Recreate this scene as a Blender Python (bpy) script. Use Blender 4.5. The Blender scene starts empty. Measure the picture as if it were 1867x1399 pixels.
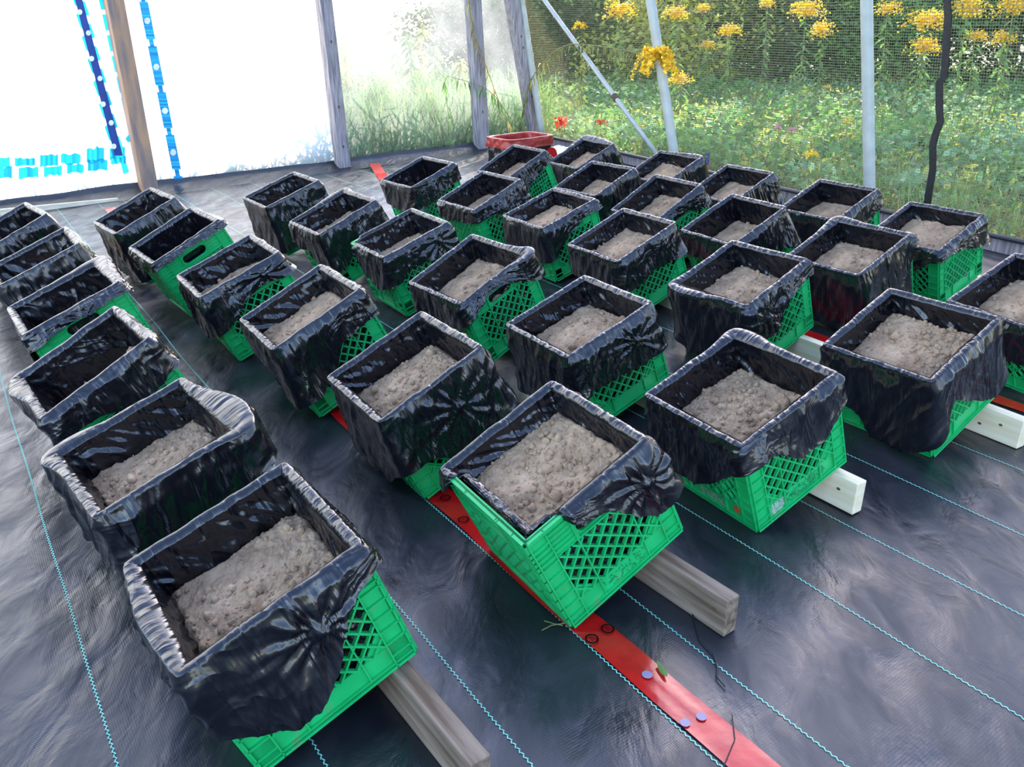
import bpy, bmesh, math, random
import numpy as np
from mathutils import Vector, Matrix

sc = bpy.context.scene
col = sc.collection
PI = math.pi

# ------------------------------------------------------------------ camera
CAM_H = 1.1638; PITCH = 0.4205; ROLL = -0.00852; FPX = 1491.8
cam_d = bpy.data.cameras.new('camera'); cam = bpy.data.objects.new('camera', cam_d); col.objects.link(cam)
cam_d.sensor_width = 36; cam_d.sensor_fit = 'HORIZONTAL'; cam_d.lens = FPX / 1867 * 36
cam_d.clip_start = 0.05; cam_d.clip_end = 300
_fw = Vector((0, math.cos(PITCH), -math.sin(PITCH))); _up = Vector((0, math.sin(PITCH), math.cos(PITCH))); _rt = Vector((1, 0, 0))
_c, _s = math.cos(ROLL), math.sin(ROLL)
_R = _rt * _c + _up * _s; _U = -_rt * _s + _up * _c
cam.matrix_world = Matrix(((_R.x, _U.x, -_fw.x, 0), (_R.y, _U.y, -_fw.y, 0), (_R.z, _U.z, -_fw.z, CAM_H), (0, 0, 0, 1)))
sc.camera = cam

# ------------------------------------------------------------------ light
SUN_AZ = math.atan2(0.33, 0.94); SUN_EL = math.radians(24)
w = bpy.data.worlds.new('world'); sc.world = w; w.use_nodes = True
nt = w.node_tree; nt.nodes.clear()
wo = nt.nodes.new('ShaderNodeOutputWorld'); bg = nt.nodes.new('ShaderNodeBackground'); sky = nt.nodes.new('ShaderNodeTexSky')
sky.sky_type = 'NISHITA'; sky.sun_disc = False; sky.sun_elevation = SUN_EL; sky.sun_rotation = SUN_AZ
sky.air_density = 1.0; sky.dust_density = 1.2; sky.ozone_density = 1.0
tint = nt.nodes.new('ShaderNodeMix'); tint.data_type = 'RGBA'; tint.blend_type = 'MULTIPLY'; tint.inputs['Factor'].default_value = 1; tint.inputs['B'].default_value = (1.0, .97, 1.07, 1)
nt.links.new(sky.outputs[0], tint.inputs['A']); nt.links.new(tint.outputs['Result'], bg.inputs[0]); bg.inputs[1].default_value = 0.42
nt.links.new(bg.outputs[0], wo.inputs[0])
sun_d = bpy.data.lights.new('sun', 'SUN'); sun_d.energy = 7.0; sun_d.angle = math.radians(0.6); sun_d.color = (1.0, 0.86, 0.66)
sun = bpy.data.objects.new('sun', sun_d); col.objects.link(sun)
sd = Vector((math.sin(SUN_AZ) * math.cos(SUN_EL), math.cos(SUN_AZ) * math.cos(SUN_EL), math.sin(SUN_EL)))
sun.rotation_euler = sd.to_track_quat('Z', 'Y').to_euler()
sun.location = sd * 30
sc.view_settings.view_transform = 'Standard'; sc.view_settings.look = 'None'
sc.view_settings.exposure = 1.15; sc.view_settings.gamma = 1; sc.view_settings.use_curve_mapping = False

# ------------------------------------------------------------------ helpers
def unproj(px, py):
    X = (px - 933.5) / FPX; Y = (699.5 - py) / FPX
    return (_R * X + _U * Y + _fw)
def at(px, py, z=0.0):                      # floor point under a pixel
    d = unproj(px, py); t = (z - CAM_H) / d.z
    return Vector((d.x * t, d.y * t, z))
def at_depth(px, py, y):
    d = unproj(px, py); t = y / d.y
    return Vector((d.x * t, y, CAM_H + d.z * t))
def on_plane(px, py, p0, n):
    d = unproj(px, py); o = Vector((0, 0, CAM_H)); t = (p0 - o).dot(n) / d.dot(n)
    return o + d * t

def tag(o, label=None, cat=None, group=None, kind=None):
    if label: o['label'] = label
    if cat: o['category'] = cat
    if group: o['group'] = group
    if kind: o['kind'] = kind
    return o
def empty(name, loc=(0, 0, 0), rz=0):
    o = bpy.data.objects.new(name, None); col.objects.link(o); o.location = loc; o.rotation_euler = (0, 0, rz); o.empty_display_size = 0.1
    return o
def make(name, V, F, mat, parent=None, smooth=False):
    me = bpy.data.meshes.new(name)
    V = np.asarray(V, dtype=np.float32).reshape(-1, 3)
    if isinstance(F, np.ndarray):
        n, k = F.shape
        me.vertices.add(len(V)); me.vertices.foreach_set('co', V.ravel())
        me.loops.add(n * k); me.loops.foreach_set('vertex_index', F.astype(np.int32).ravel())
        me.polygons.add(n); me.polygons.foreach_set('loop_start', np.arange(0, n * k, k, dtype=np.int32))
        me.update(calc_edges=True); me.validate()
    else:
        me.from_pydata([tuple(map(float, v)) for v in V], [], F); me.update()
    if smooth: me.polygons.foreach_set('use_smooth', np.ones(len(me.polygons), dtype=bool))
    if mat: me.materials.append(mat)
    o = bpy.data.objects.new(name, me); col.objects.link(o)
    if parent: o.parent = parent
    return o
class MB:
    def __init__(s): s.v = []; s.f = []
    def box(s, x0, x1, y0, y1, z0, z1):
        b = len(s.v)
        s.v += [(x0, y0, z0), (x1, y0, z0), (x1, y1, z0), (x0, y1, z0), (x0, y0, z1), (x1, y0, z1), (x1, y1, z1), (x0, y1, z1)]
        s.f += [tuple(b + i for i in q) for q in ((3, 2, 1, 0), (4, 5, 6, 7), (0, 1, 5, 4), (1, 2, 6, 5), (2, 3, 7, 6), (3, 0, 4, 7))]
    def bar(s, p, q, w, h, up=(0, 0, 1)):      # rectangular bar from p to q
        p = Vector(p); q = Vector(q); d = (q - p).normalized(); u = Vector(up)
        sx = d.cross(u)
        if sx.length < 1e-4: sx = d.cross(Vector((1, 0, 0)))
        sx.normalize(); uz = sx.cross(d).normalized()
        b = len(s.v)
        for e in (p, q):
            for a, c in ((-1, -1), (1, -1), (1, 1), (-1, 1)):
                s.v.append(tuple(e + sx * (a * w / 2) + uz * (c * h / 2)))
        s.f += [tuple(b + i for i in f) for f in ((3, 2, 1, 0), (4, 5, 6, 7), (0, 1, 5, 4), (1, 2, 6, 5), (2, 3, 7, 6), (3, 0, 4, 7))]
    def tube(s, pts, r, n=8, cap=True):
        pts = [Vector(p) for p in pts]; rs = r if isinstance(r, (list, tuple)) else [r] * len(pts)
        b = len(s.v); prev = None
        for i, p in enumerate(pts):
            d = (pts[min(i + 1, len(pts) - 1)] - pts[max(i - 1, 0)]).normalized()
            a = d.cross(prev if prev is not None else (Vector((0, 0, 1)) if abs(d.z) < .9 else Vector((1, 0, 0))))
            if a.length < 1e-5: a = d.orthogonal()
            a.normalize(); c = d.cross(a).normalized(); prev = -c if False else a.cross(d)
            for k in range(n):
                t = 2 * PI * k / n; s.v.append(tuple(p + (a * math.cos(t) + c * math.sin(t)) * rs[i]))
        for i in range(len(pts) - 1):
            for k in range(n):
                s.f.append((b + i * n + k, b + i * n + (k + 1) % n, b + (i + 1) * n + (k + 1) % n, b + (i + 1) * n + k))
        if cap:
            s.f.append(tuple(b + k for k in range(n))[::-1]); e = b + (len(pts) - 1) * n; s.f.append(tuple(e + k for k in range(n)))
    def poly(s, pts):
        b = len(s.v); s.v += [tuple(p) for p in pts]; s.f.append(tuple(range(b, b + len(pts))))
    def build(s, name, mat, parent=None, smooth=False):
        return make(name, s.v, s.f, mat, parent, smooth)
def bevel(o, wd=0.003, seg=2):
    m = o.modifiers.new('bevel', 'BEVEL'); m.width = wd; m.segments = seg; m.limit_method = 'ANGLE'; return o

# periodic / plain gradient noise in numpy
_rng = np.random.RandomState(7)
_perm = _rng.permutation(256); _perm = np.concatenate([_perm, _perm, _perm]); _ga = _rng.rand(256) * 2 * PI; _gx, _gy = np.cos(_ga), np.sin(_ga)
def noise2(x, y, per=None, seed=0):
    xi = np.floor(x).astype(int); yi = np.floor(y).astype(int); xf = x - xi; yf = y - yi
    def g(ix, iy, dx, dy):
        if per: ix = np.mod(ix, per)
        h = _perm[(_perm[(ix + seed * 37) & 255] + iy + seed * 11) & 255]
        return _gx[h] * dx + _gy[h] * dy
    u = xf * xf * xf * (xf * (xf * 6 - 15) + 10); v = yf * yf * yf * (yf * (yf * 6 - 15) + 10)
    a = g(xi, yi, xf, yf); b = g(xi + 1, yi, xf - 1, yf); c = g(xi, yi + 1, xf, yf - 1); d = g(xi + 1, yi + 1, xf - 1, yf - 1)
    return (a + (b - a) * u) * (1 - v) + (c + (d - c) * u) * v
def fbm(x, y, oct=4, seed=0, per=None):
    r = 0; a = 1; f = 1
    for i in range(oct):
        r = r + a * noise2(x * f, y * f, per * f if per else None, seed + i); a *= .5; f *= 2
    return r
def ridge(n): return 1 - np.minimum(1, np.abs(n) * 2.6)

# ------------------------------------------------------------------ materials
def newmat(name):
    m = bpy.data.materials.new(name); m.use_nodes = True
    t = m.node_tree; b = t.nodes['Principled BSDF']; return m, t, b
def N(t, k, **kw):
    n = t.nodes.new(k)
    for a, v in kw.items():
        if a in n.inputs: n.inputs[a].default_value = v
        else: setattr(n, a, v)
    return n
def noise_mix(t, c1, c2, scale=8, detail=4, lo=.35, hi=.65, coord='Object', rough=.5, stretch=None):
    tc = N(t, 'ShaderNodeTexCoord'); no = N(t, 'ShaderNodeTexNoise'); no.inputs['Scale'].default_value = scale; no.inputs['Detail'].default_value = detail
    no.inputs['Roughness'].default_value = rough
    if stretch:
        mp = N(t, 'ShaderNodeMapping'); mp.inputs['Scale'].default_value = stretch; t.links.new(tc.outputs[coord], mp.inputs[0]); t.links.new(mp.outputs[0], no.inputs['Vector'])
    else: t.links.new(tc.outputs[coord], no.inputs['Vector'])
    r = N(t, 'ShaderNodeValToRGB'); r.color_ramp.elements[0].position = lo; r.color_ramp.elements[1].position = hi
    r.color_ramp.elements[0].color = (*c1, 1); r.color_ramp.elements[1].color = (*c2, 1)
    t.links.new(no.outputs['Fac'], r.inputs[0]); return r, no, tc
def add_bump(t, b, src, strength=.3, dist=.01, prev=None):
    bp = N(t, 'ShaderNodeBump'); bp.inputs['Strength'].default_value = strength; bp.inputs['Distance'].default_value = dist
    t.links.new(src, bp.inputs['Height'])
    if prev: t.links.new(prev.outputs[0], bp.inputs['Normal'])
    t.links.new(bp.outputs[0], b.inputs['Normal']); return bp
def simple(name, c, rough=.5, c2=None, scale=10, bump=0, metal=0, spec=.5, stretch=None, lo=.35, hi=.65):
    m, t, b = newmat(name)
    b.inputs['Roughness'].default_value = rough; b.inputs['Metallic'].default_value = metal; b.inputs['Specular IOR Level'].default_value = spec
    r, no, tc = noise_mix(t, c, c2 or tuple(x * .8 for x in c), scale, stretch=stretch, lo=lo, hi=hi); t.links.new(r.outputs[0], b.inputs['Base Color'])
    if bump: add_bump(t, b, no.outputs['Fac'], bump, .01)
    return m
def leafmat(name, c, c2, trans=.35, scale=1.2):
    m, t, b = newmat(name)
    r, no, tc = noise_mix(t, c, c2, scale, 6, .3, .7)
    gi = N(t, 'ShaderNodeNewGeometry'); mx = N(t, 'ShaderNodeHueSaturation')
    mr = N(t, 'ShaderNodeMapRange'); mr.inputs['To Min'].default_value = .6; mr.inputs['To Max'].default_value = 1.5
    t.links.new(gi.outputs['Random Per Island'], mr.inputs[0]); t.links.new(mr.outputs[0], mx.inputs['Value']); t.links.new(r.outputs[0], mx.inputs['Color'])
    t.links.new(mx.outputs[0], b.inputs['Base Color']); b.inputs['Roughness'].default_value = .55
    tr = N(t, 'ShaderNodeBsdfTranslucent'); t.links.new(mx.outputs[0], tr.inputs['Color']); ms = N(t, 'ShaderNodeMixShader'); ms.inputs[0].default_value = trans
    out = t.nodes['Material Output']; t.links.new(b.outputs[0], ms.inputs[1]); t.links.new(tr.outputs[0], ms.inputs[2]); t.links.new(ms.outputs[0], out.inputs[0])
    return m

M = {}
# green crate plastic with scuffs and soil dust
m, t, b = newmat('green_crate_plastic'); M['green'] = m
r, no, tc = noise_mix(t, (.004, .35, .085), (.010, .45, .125), 14, 5, .3, .7)
d, no2, tc2 = noise_mix(t, (0, 0, 0), (1, 1, 1), 23, 8, .60, .78)
mx = N(t, 'ShaderNodeMix', data_type='RGBA'); mx.inputs['B'].default_value = (.16, .22, .12, 1)
t.links.new(r.outputs[0], mx.inputs['A']); mm = N(t, 'ShaderNodeMath', operation='MULTIPLY'); mm.inputs[1].default_value = .6
t.links.new(d.outputs[0], mm.inputs[0]); t.links.new(mm.outputs[0], mx.inputs['Factor']); t.links.new(mx.outputs['Result'], b.inputs['Base Color'])
b.inputs['Roughness'].default_value = .38
add_bump(t, b, no2.outputs['Fac'], .12, .004)
# black bag film
m, t, b = newmat('black_bag_plastic'); M['bag'] = m
b.inputs['Base Color'].default_value = (.004, .004, .006, 1); b.inputs['Roughness'].default_value = .20; b.inputs['IOR'].default_value = 1.6
uvb = N(t, 'ShaderNodeUVMap')
def fold_noise(rot, scl, dist, det=3):
    mp = N(t, 'ShaderNodeMapping'); mp.inputs['Rotation'].default_value = (0, 0, rot); mp.inputs['Scale'].default_value = (*scl, 1)
    no = N(t, 'ShaderNodeTexNoise'); no.inputs['Scale'].default_value = 1; no.inputs['Detail'].default_value = det; no.inputs['Distortion'].default_value = dist
    t.links.new(uvb.outputs[0], mp.inputs[0]); t.links.new(mp.outputs[0], no.inputs['Vector'])
    # crease: fold the noise about its middle
    a = N(t, 'ShaderNodeMath', operation='SUBTRACT'); a.inputs[1].default_value = .5; t.links.new(no.outputs['Fac'], a.inputs[0])
    c = N(t, 'ShaderNodeMath', operation='ABSOLUTE'); t.links.new(a.outputs[0], c.inputs[0]); return c
b1 = add_bump(t, b, fold_noise(.45, (22, 4), .5, 2).outputs[0], .75, .022)
b2 = add_bump(t, b, fold_noise(-.30, (60, 7), .4, 2).outputs[0], .30, .009, b1)
b3 = add_bump(t, b, fold_noise(.1, (9, 9), 1.0, 2).outputs[0], .35, .03, b2)
# soil
m, t, b = newmat('dry_soil'); M['soil'] = m
r, no, tc = noise_mix(t, (.22, .135, .075), (.53, .365, .22), 12, 8, .3, .72, rough=.7)
t.links.new(r.outputs[0], b.inputs['Base Color']); b.inputs['Roughness'].default_value = .95; b.inputs['Specular IOR Level'].default_value = .15
n3 = N(t, 'ShaderNodeTexNoise'); n3.inputs['Scale'].default_value = 140; n3.inputs['Detail'].default_value = 4; t.links.new(tc.outputs['Object'], n3.inputs['Vector'])
add_bump(t, b, n3.outputs['Fac'], .7, .004)
# woven ground cloth
m, t, b = newmat('woven_ground_cloth'); M['cloth'] = m
r, no, tc = noise_mix(t, (.007, .008, .011), (.019, .021, .027), 3.0, 6, .3, .7)
d, no2, _ = noise_mix(t, (0, 0, 0), (1, 1, 1), 38, 10, .63, .74, rough=.8)
mx = N(t, 'ShaderNodeMix', data_type='RGBA'); mx.inputs['B'].default_value = (.22, .20, .18, 1)
mm = N(t, 'ShaderNodeMath', operation='MULTIPLY'); mm.inputs[1].default_value = .55
t.links.new(d.outputs[0], mm.inputs[0]); t.links.new(mm.outputs[0], mx.inputs['Factor']); t.links.new(r.outputs[0], mx.inputs['A']); t.links.new(mx.outputs['Result'], b.inputs['Base Color'])
rr = N(t, 'ShaderNodeMapRange'); rr.inputs['To Min'].default_value = .24; rr.inputs['To Max'].default_value = .55; rr.inputs['From Min'].default_value = .3; rr.inputs['From Max'].default_value = .7
n4 = N(t, 'ShaderNodeTexNoise'); n4.inputs['Scale'].default_value = 8; n4.inputs['Distortion'].default_value = .6; n4.inputs['Detail'].default_value = 6
mp = N(t, 'ShaderNodeMapping'); mp.inputs['Rotation'].default_value = (0, 0, -.6); mp.inputs['Scale'].default_value = (1.5, .75, 1)
t.links.new(tc.outputs['Object'], mp.inputs[0]); t.links.new(mp.outputs[0], n4.inputs['Vector'])
t.links.new(n4.outputs['Fac'], rr.inputs[0]); t.links.new(rr.outputs[0], b.inputs['Roughness']); b.inputs['IOR'].default_value = 1.6
n5 = N(t, 'ShaderNodeTexNoise'); n5.inputs['Scale'].default_value = 3.2; n5.inputs['Detail'].default_value = 3; n5.inputs['Distortion'].default_value = .8; t.links.new(mp.outputs[0], n5.inputs['Vector'])
b0 = add_bump(t, b, n5.outputs['Fac'], .22, .06)
bA = add_bump(t, b, n4.outputs['Fac'], .22, .035, b0)
mp2 = N(t, 'ShaderNodeMapping'); mp2.inputs['Rotation'].default_value = (0, 0, -.6); t.links.new(tc.outputs['Object'], mp2.inputs[0])
wa = N(t, 'ShaderNodeTexWave', wave_type='BANDS', bands_direction='X'); wa.inputs['Scale'].default_value = 70; t.links.new(mp2.outputs[0], wa.inputs['Vector'])
wb = N(t, 'ShaderNodeTexWave', wave_type='BANDS', bands_direction='Y'); wb.inputs['Scale'].default_value = 55; t.links.new(mp2.outputs[0], wb.inputs['Vector'])
ad = N(t, 'ShaderNodeMath', operation='ADD'); t.links.new(wa.outputs['Fac'], ad.inputs[0]); t.links.new(wb.outputs['Fac'], ad.inputs[1])
add_bump(t, b, ad.outputs[0], .07, .0012, bA)

M['thread'] = simple('teal_thread', (.20, .62, .46), .6, (.28, .72, .56), 60)
M['red'] = simple('red_tape_film', (.55, .010, .008), .18, (.42, .008, .008), 18, .15)
M['redink'] = simple('black_print', (.015, .002, .002), .9, spec=.1)
M['whitepad'] = simple('lilac_print', (.26, .22, .34), .35)
M['pine'] = simple('new_pine', (.70, .58, .36), .5, (.80, .70, .50), 5, .1, stretch=(.6, 12, 12))
M['oldwood'] = simple('weathered_lumber', (.09, .055, .03), .8, (.27, .20, .14), 6, .35, stretch=(.7, 9, 9))
M['greywood'] = simple('grey_weathered_lumber', (.16, .14, .15), .8, (.36, .32, .31), 7, .4, stretch=(9, 9, .8))
M['tanwood'] = simple('tan_weathered_post', (.42, .24, .13), .8, (.20, .15, .13), 5, .4, stretch=(6, 6, .7))
M['knot'] = simple('wood_knot', (.10, .06, .03), .8)
M['galv'] = simple('galvanized_steel', (.36, .38, .34), .5, (.44, .46, .42), 12, .1, metal=.25)
M['black'] = simple('black_webbing', (.006, .006, .007), .6, (.02, .02, .02), 60)
M['pvc'] = simple('black_pipe', (.03, .03, .035), .4)
M['batten'] = simple('sun_bleached_batten', (.72, .62, .44), .7, (.58, .50, .38), 6, .2, stretch=(2, 2, 12))
M['orange'] = simple('orange_sticker', (.75, .12, .04), .4)
M['bluedot'] = simple('blue_sticker', (.02, .05, .45), .4)
M['yellowdot'] = simple('yellow_sticker', (.75, .75, .05), .4)
M['scuff'] = simple('white_scuffed_print', (.30, .45, .33), .7, (.5, .6, .5), 60)
M['scratch'] = simple('dark_embossed_print', (.004, .26, .08), .5)
M['tan_soil'] = M['soil']
M['stem'] = simple('dry_green_stem', (.25, .24, .08), .7)
M['leaf_a'] = leafmat('leaf_mid_green', (.10, .26, .06), (.24, .40, .12), .45)
M['leaf_b'] = leafmat('leaf_dark_green', (.05, .10, .035), (.13, .20, .06), .4)
M['leaf_c'] = leafmat('leaf_blue_green', (.17, .34, .15), (.30, .46, .22), .4)
M['leaf_y'] = leafmat('leaf_yellow_green', (.45, .48, .09), (.62, .58, .14), .45)
M['leaf_o'] = leafmat('leaf_dry_tan', (.32, .24, .09), (.45, .34, .12), .35)
M['gold'] = leafmat('goldenrod_flower', (.85, .50, .02), (.92, .68, .05), .3, 20)
M['leaf_olive'] = leafmat('leaf_olive', (.14, .15, .04), (.22, .22, .07), .35)
M['poppy'] = leafmat('red_petal', (.80, .03, .01), (.9, .06, .02), .3)
M['pinkf'] = leafmat('pink_petal', (.75, .25, .35), (.8, .35, .4), .3)
M['blue'] = leafmat('blue_print_film', (.01, .17, .42), (.01, .24, .52), .3)
M['cyan'] = leafmat('light_blue_print_film', (.01, .38, .62), (.02, .48, .72), .45)
M['navy'] = leafmat('navy_print_film', (.01, .03, .16), (.015, .045, .22), .12)
M['white'] = simple('white_dot_print', (.85, .87, .92), .5)
M['turf'] = simple('meadow_soil_and_grass', (.045, .07, .02), .9, (.10, .12, .035), 1.5, .5)

def filmmat(name, trans, transl, gloss=.08, tint=(.93, .95, .98)):
    m = bpy.data.materials.new(name); m.use_nodes = True; t = m.node_tree; t.nodes.clear()
    out = N(t, 'ShaderNodeOutputMaterial')
    a = N(t, 'ShaderNodeBsdfTransparent'); a.inputs[0].default_value = (*tint, 1)
    c = N(t, 'ShaderNodeBsdfTranslucent'); c.inputs[0].default_value = (.92, .95, 1, 1)
    g = N(t, 'ShaderNodeBsdfGlossy'); g.inputs['Roughness'].default_value = .25
    no = N(t, 'ShaderNodeTexNoise'); no.inputs['Scale'].default_value = 2.2; no.inputs['Detail'].default_value = 5
    tc = N(t, 'ShaderNodeTexCoord'); t.links.new(tc.outputs['Object'], no.inputs['Vector'])
    mr = N(t, 'ShaderNodeMapRange'); mr.inputs['From Min'].default_value = .3; mr.inputs['From Max'].default_value = .7
    f = transl / (trans + transl); mr.inputs['To Min'].default_value = max(0, f - .10); mr.inputs['To Max'].default_value = min(1, f + .10)
    t.links.new(no.outputs['Fac'], mr.inputs[0])
    m1 = N(t, 'ShaderNodeMixShader'); t.links.new(mr.outputs[0], m1.inputs[0]); t.links.new(a.outputs[0], m1.inputs[1]); t.links.new(c.outputs[0], m1.inputs[2])
    bp = N(t, 'ShaderNodeBump'); bp.inputs['Strength'].default_value = .3; bp.inputs['Distance'].default_value = .05; t.links.new(no.outputs['Fac'], bp.inputs['Height']); t.links.new(bp.outputs[0], g.inputs['Normal'])
    m2 = N(t, 'ShaderNodeMixShader'); m2.inputs[0].default_value = gloss; t.links.new(m1.outputs[0], m2.inputs[1]); t.links.new(g.outputs[0], m2.inputs[2])
    t.links.new(m2.outputs[0], out.inputs[0]); return m
M['film_white'] = filmmat('cloudy_film', .12, .88)
M['film_clear'] = filmmat('hazy_clear_film', .81, .19)

# ------------------------------------------------------------------ layout frame
ROW = Vector((-.563, .826, 0)).normalized()        # along the crate rows, away from the camera
ACR = Vector((.826, .563, 0)).normalized()         # across the rows
W0 = Vector((-3.443, 5.524, 0)); W1 = Vector((.27, 8.745, 0))   # foot of the film end wall
WD = (W1 - W0).normalized(); WN = Vector((-WD.y, WD.x, 0))      # outward normal
if WN.y < 0: WN = -WN
R0 = W1.copy(); R1 = Vector((2.669, 4.254, 0)); RD = (R1 - R0).normalized(); RN = Vector((-RD.y, RD.x, 0))
if RN.x < 0: RN = -RN
LEAN = .16                                           # the side wall leans inward with its hoops
def wall(px, py, off=0.0): return on_plane(px, py, W0 - WN * off, WN)
RPN = (RN + Vector((0, 0, LEAN))).normalized()
def side(px, py, off=0.0): return on_plane(px, py, R0 - RPN * off, RPN)

# ------------------------------------------------------------------ floor
def floor_z(x, y):
    u = x * ACR.x + y * ACR.y; v = x * ROW.x + y * ROW.y
    f = fbm(u * 2.2, v * .55, 3, 5) * .5 + fbm(u * 7, v * 1.6, 3, 9) * .22
    left = 1 / (1 + np.exp((u - .05) * 6))           # big folds along the left edge
    f2 = noise2(u * 9, v * .8, None, 21) * left
    z = .016 * f + .020 * f2
    return np.minimum(z, .004) - .006
gx = np.linspace(-6.5, 4.6, 420); gy = np.linspace(-.8, 9.4, 420)
GX, GY = np.meshgrid(gx, gy)
GZ = floor_z(GX, GY)
V = np.stack([GX, GY, GZ], -1).reshape(-1, 3)
n = 420; idx = np.arange(n * n).reshape(n, n)
F = np.stack([idx[:-1, :-1], idx[:-1, 1:], idx[1:, 1:], idx[1:, :-1]], -1).reshape(-1, 4)
cen = V[F].mean(1)
inside = ((cen[:, :2] - np.array(W0[:2])) @ np.array(WN[:2]) < .03) & ((cen[:, :2] - np.array(R0[:2])) @ np.array(RN[:2]) < .10)
floor = make('floor', V, F[inside], M['cloth'], None, True); tag(floor, kind='structure')
def fz(x, y): return float(floor_z(np.array([x]), np.array([y]))[0])
# stitched marker threads of the cloth: short zigzag stitches
off_list = [-1.2, -.9, -.6, -.3, .006, .30, .592, .86, 1.03, 1.385, 1.665, 1.985, 2.30, 2.62, 2.93, 3.24]
tv = []; tf = []
for li, u0 in enumerate(off_list):
    vs = np.arange(-1.2, 8.2, .0062)
    uu = u0 + .012 * fbm(vs * .9, np.full_like(vs, li * 3.1), 2, 3)
    zz = np.where(np.arange(len(vs)) % 2 == 0, .0011, -.0011)
    P0 = np.stack([(uu + zz) * ACR.x + vs * ROW.x, (uu + zz) * ACR.y + vs * ROW.y], -1)
    d = np.array([ROW.x, ROW.y]); dd = d + np.array([ACR.x, ACR.y]) * np.where(np.arange(len(vs)) % 2 == 0, -.45, .45)[:, None]
    dd /= np.linalg.norm(dd, axis=1)[:, None]; nn = np.stack([-dd[:, 1], dd[:, 0]], -1)
    ok = (((P0 - np.array(W0[:2])) @ np.array(WN[:2])) < -.02) & (((P0 - np.array(R0[:2])) @ np.array(RN[:2])) < -.02)
    P0 = P0[ok]; dd = dd[ok]; nn = nn[ok]
    z = floor_z(P0[:, 0], P0[:, 1]) + .0016
    b0 = len(tv) // 1
    q = [P0 - dd * .0034 - nn * .0011, P0 + dd * .0034 - nn * .0011, P0 + dd * .0034 + nn * .0011, P0 - dd * .0034 + nn * .0011]
    Q = np.stack([np.concatenate([a, z[:, None]], 1) for a in q], 1)
    tv.append(Q.reshape(-1, 3))
tv = np.concatenate(tv); th = make('thread_marking', tv, np.arange(len(tv)).reshape(-1, 4), M['thread'], floor)

# outside ground
gb = MB(); gb.box(-60, 60, -20, 70, -.5, -.03)
tag(gb.build('ground', M['turf']), kind='structure')

# ------------------------------------------------------------------ crates, bags, soil
CA, CB, CH = .318, .329, .28
POSES = {"11": [-0.4269, 0.9984, 2.1883, 0.3234], "12": [-0.7539, 1.4233, 2.2743, 0.3098], "13": [-1.0784, 1.9218, 2.2401, 0.4688], "14": [-1.4455, 2.472, 2.2089, 0.3667], "15": [-1.8191, 2.9865, 2.1688, 0.3772], "16": [-2.1772, 3.4818, 2.321, 0.4095], "21": [0.1239, 1.3519, 2.1266, 0.4426], "22": [-0.2279, 1.8584, 2.1487, 0.4165], "23": [-0.6125, 2.3535, 2.1489, 0.4416], "24": [-1.0136, 2.8313, 2.1551, 0.3744], "25": [-1.3651, 3.3274, 2.2354, 0.4391], "26": [-1.7448, 3.8247, 2.2756, 0.4071], "31": [0.6051, 1.6925, 2.1215, 0.3495], "32": [0.2453, 2.2352, 2.1287, 0.3475], "33": [-0.0815, 2.7718, 2.2363, 0.4297], "34": [-0.4434, 3.3202, 2.1461, 0.3362], "35": [-0.7893, 3.7533, 2.2052, 0.3815], "36": [-1.1977, 4.3231, 2.1971, 0.3352], "41": [1.2076, 2.058, 2.1786, 0.3684], "42": [0.8749, 2.6816, 2.1967, 0.3528], "43": [0.5176, 3.2542, 2.1421, 0.3776], "44": [0.2213, 3.7971, 2.1599, 0.3125], "45": [-0.1008, 4.2507, 2.2255, 0.3873], "46": [-0.4989, 4.8486, 2.2438, 0.3418], "51": [1.7483, 2.4311, 1.9956, 0.4163], "52": [1.3928, 3.0318, 2.1585, 0.3657], "53": [1.0582, 3.5167, 2.0905, 0.4218], "54": [0.8115, 4.0129, 2.1243, 0.4811], "55": [0.5465, 4.5835, 2.2635, 0.3699], "56": [0.0861, 5.2182, 2.2113, 0.4418], "61": [1.85, 3.3611, 2.1727, 0.3497], "62": [1.6372, 3.9371, 2.1736, 0.3556], "63": [1.2639, 4.3802, 2.143, 0.4038], "64": [0.9993, 4.9478, 2.2132, 0.3869], "65": [0.5387, 5.5151, 2.1145, 0.4316]}
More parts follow.
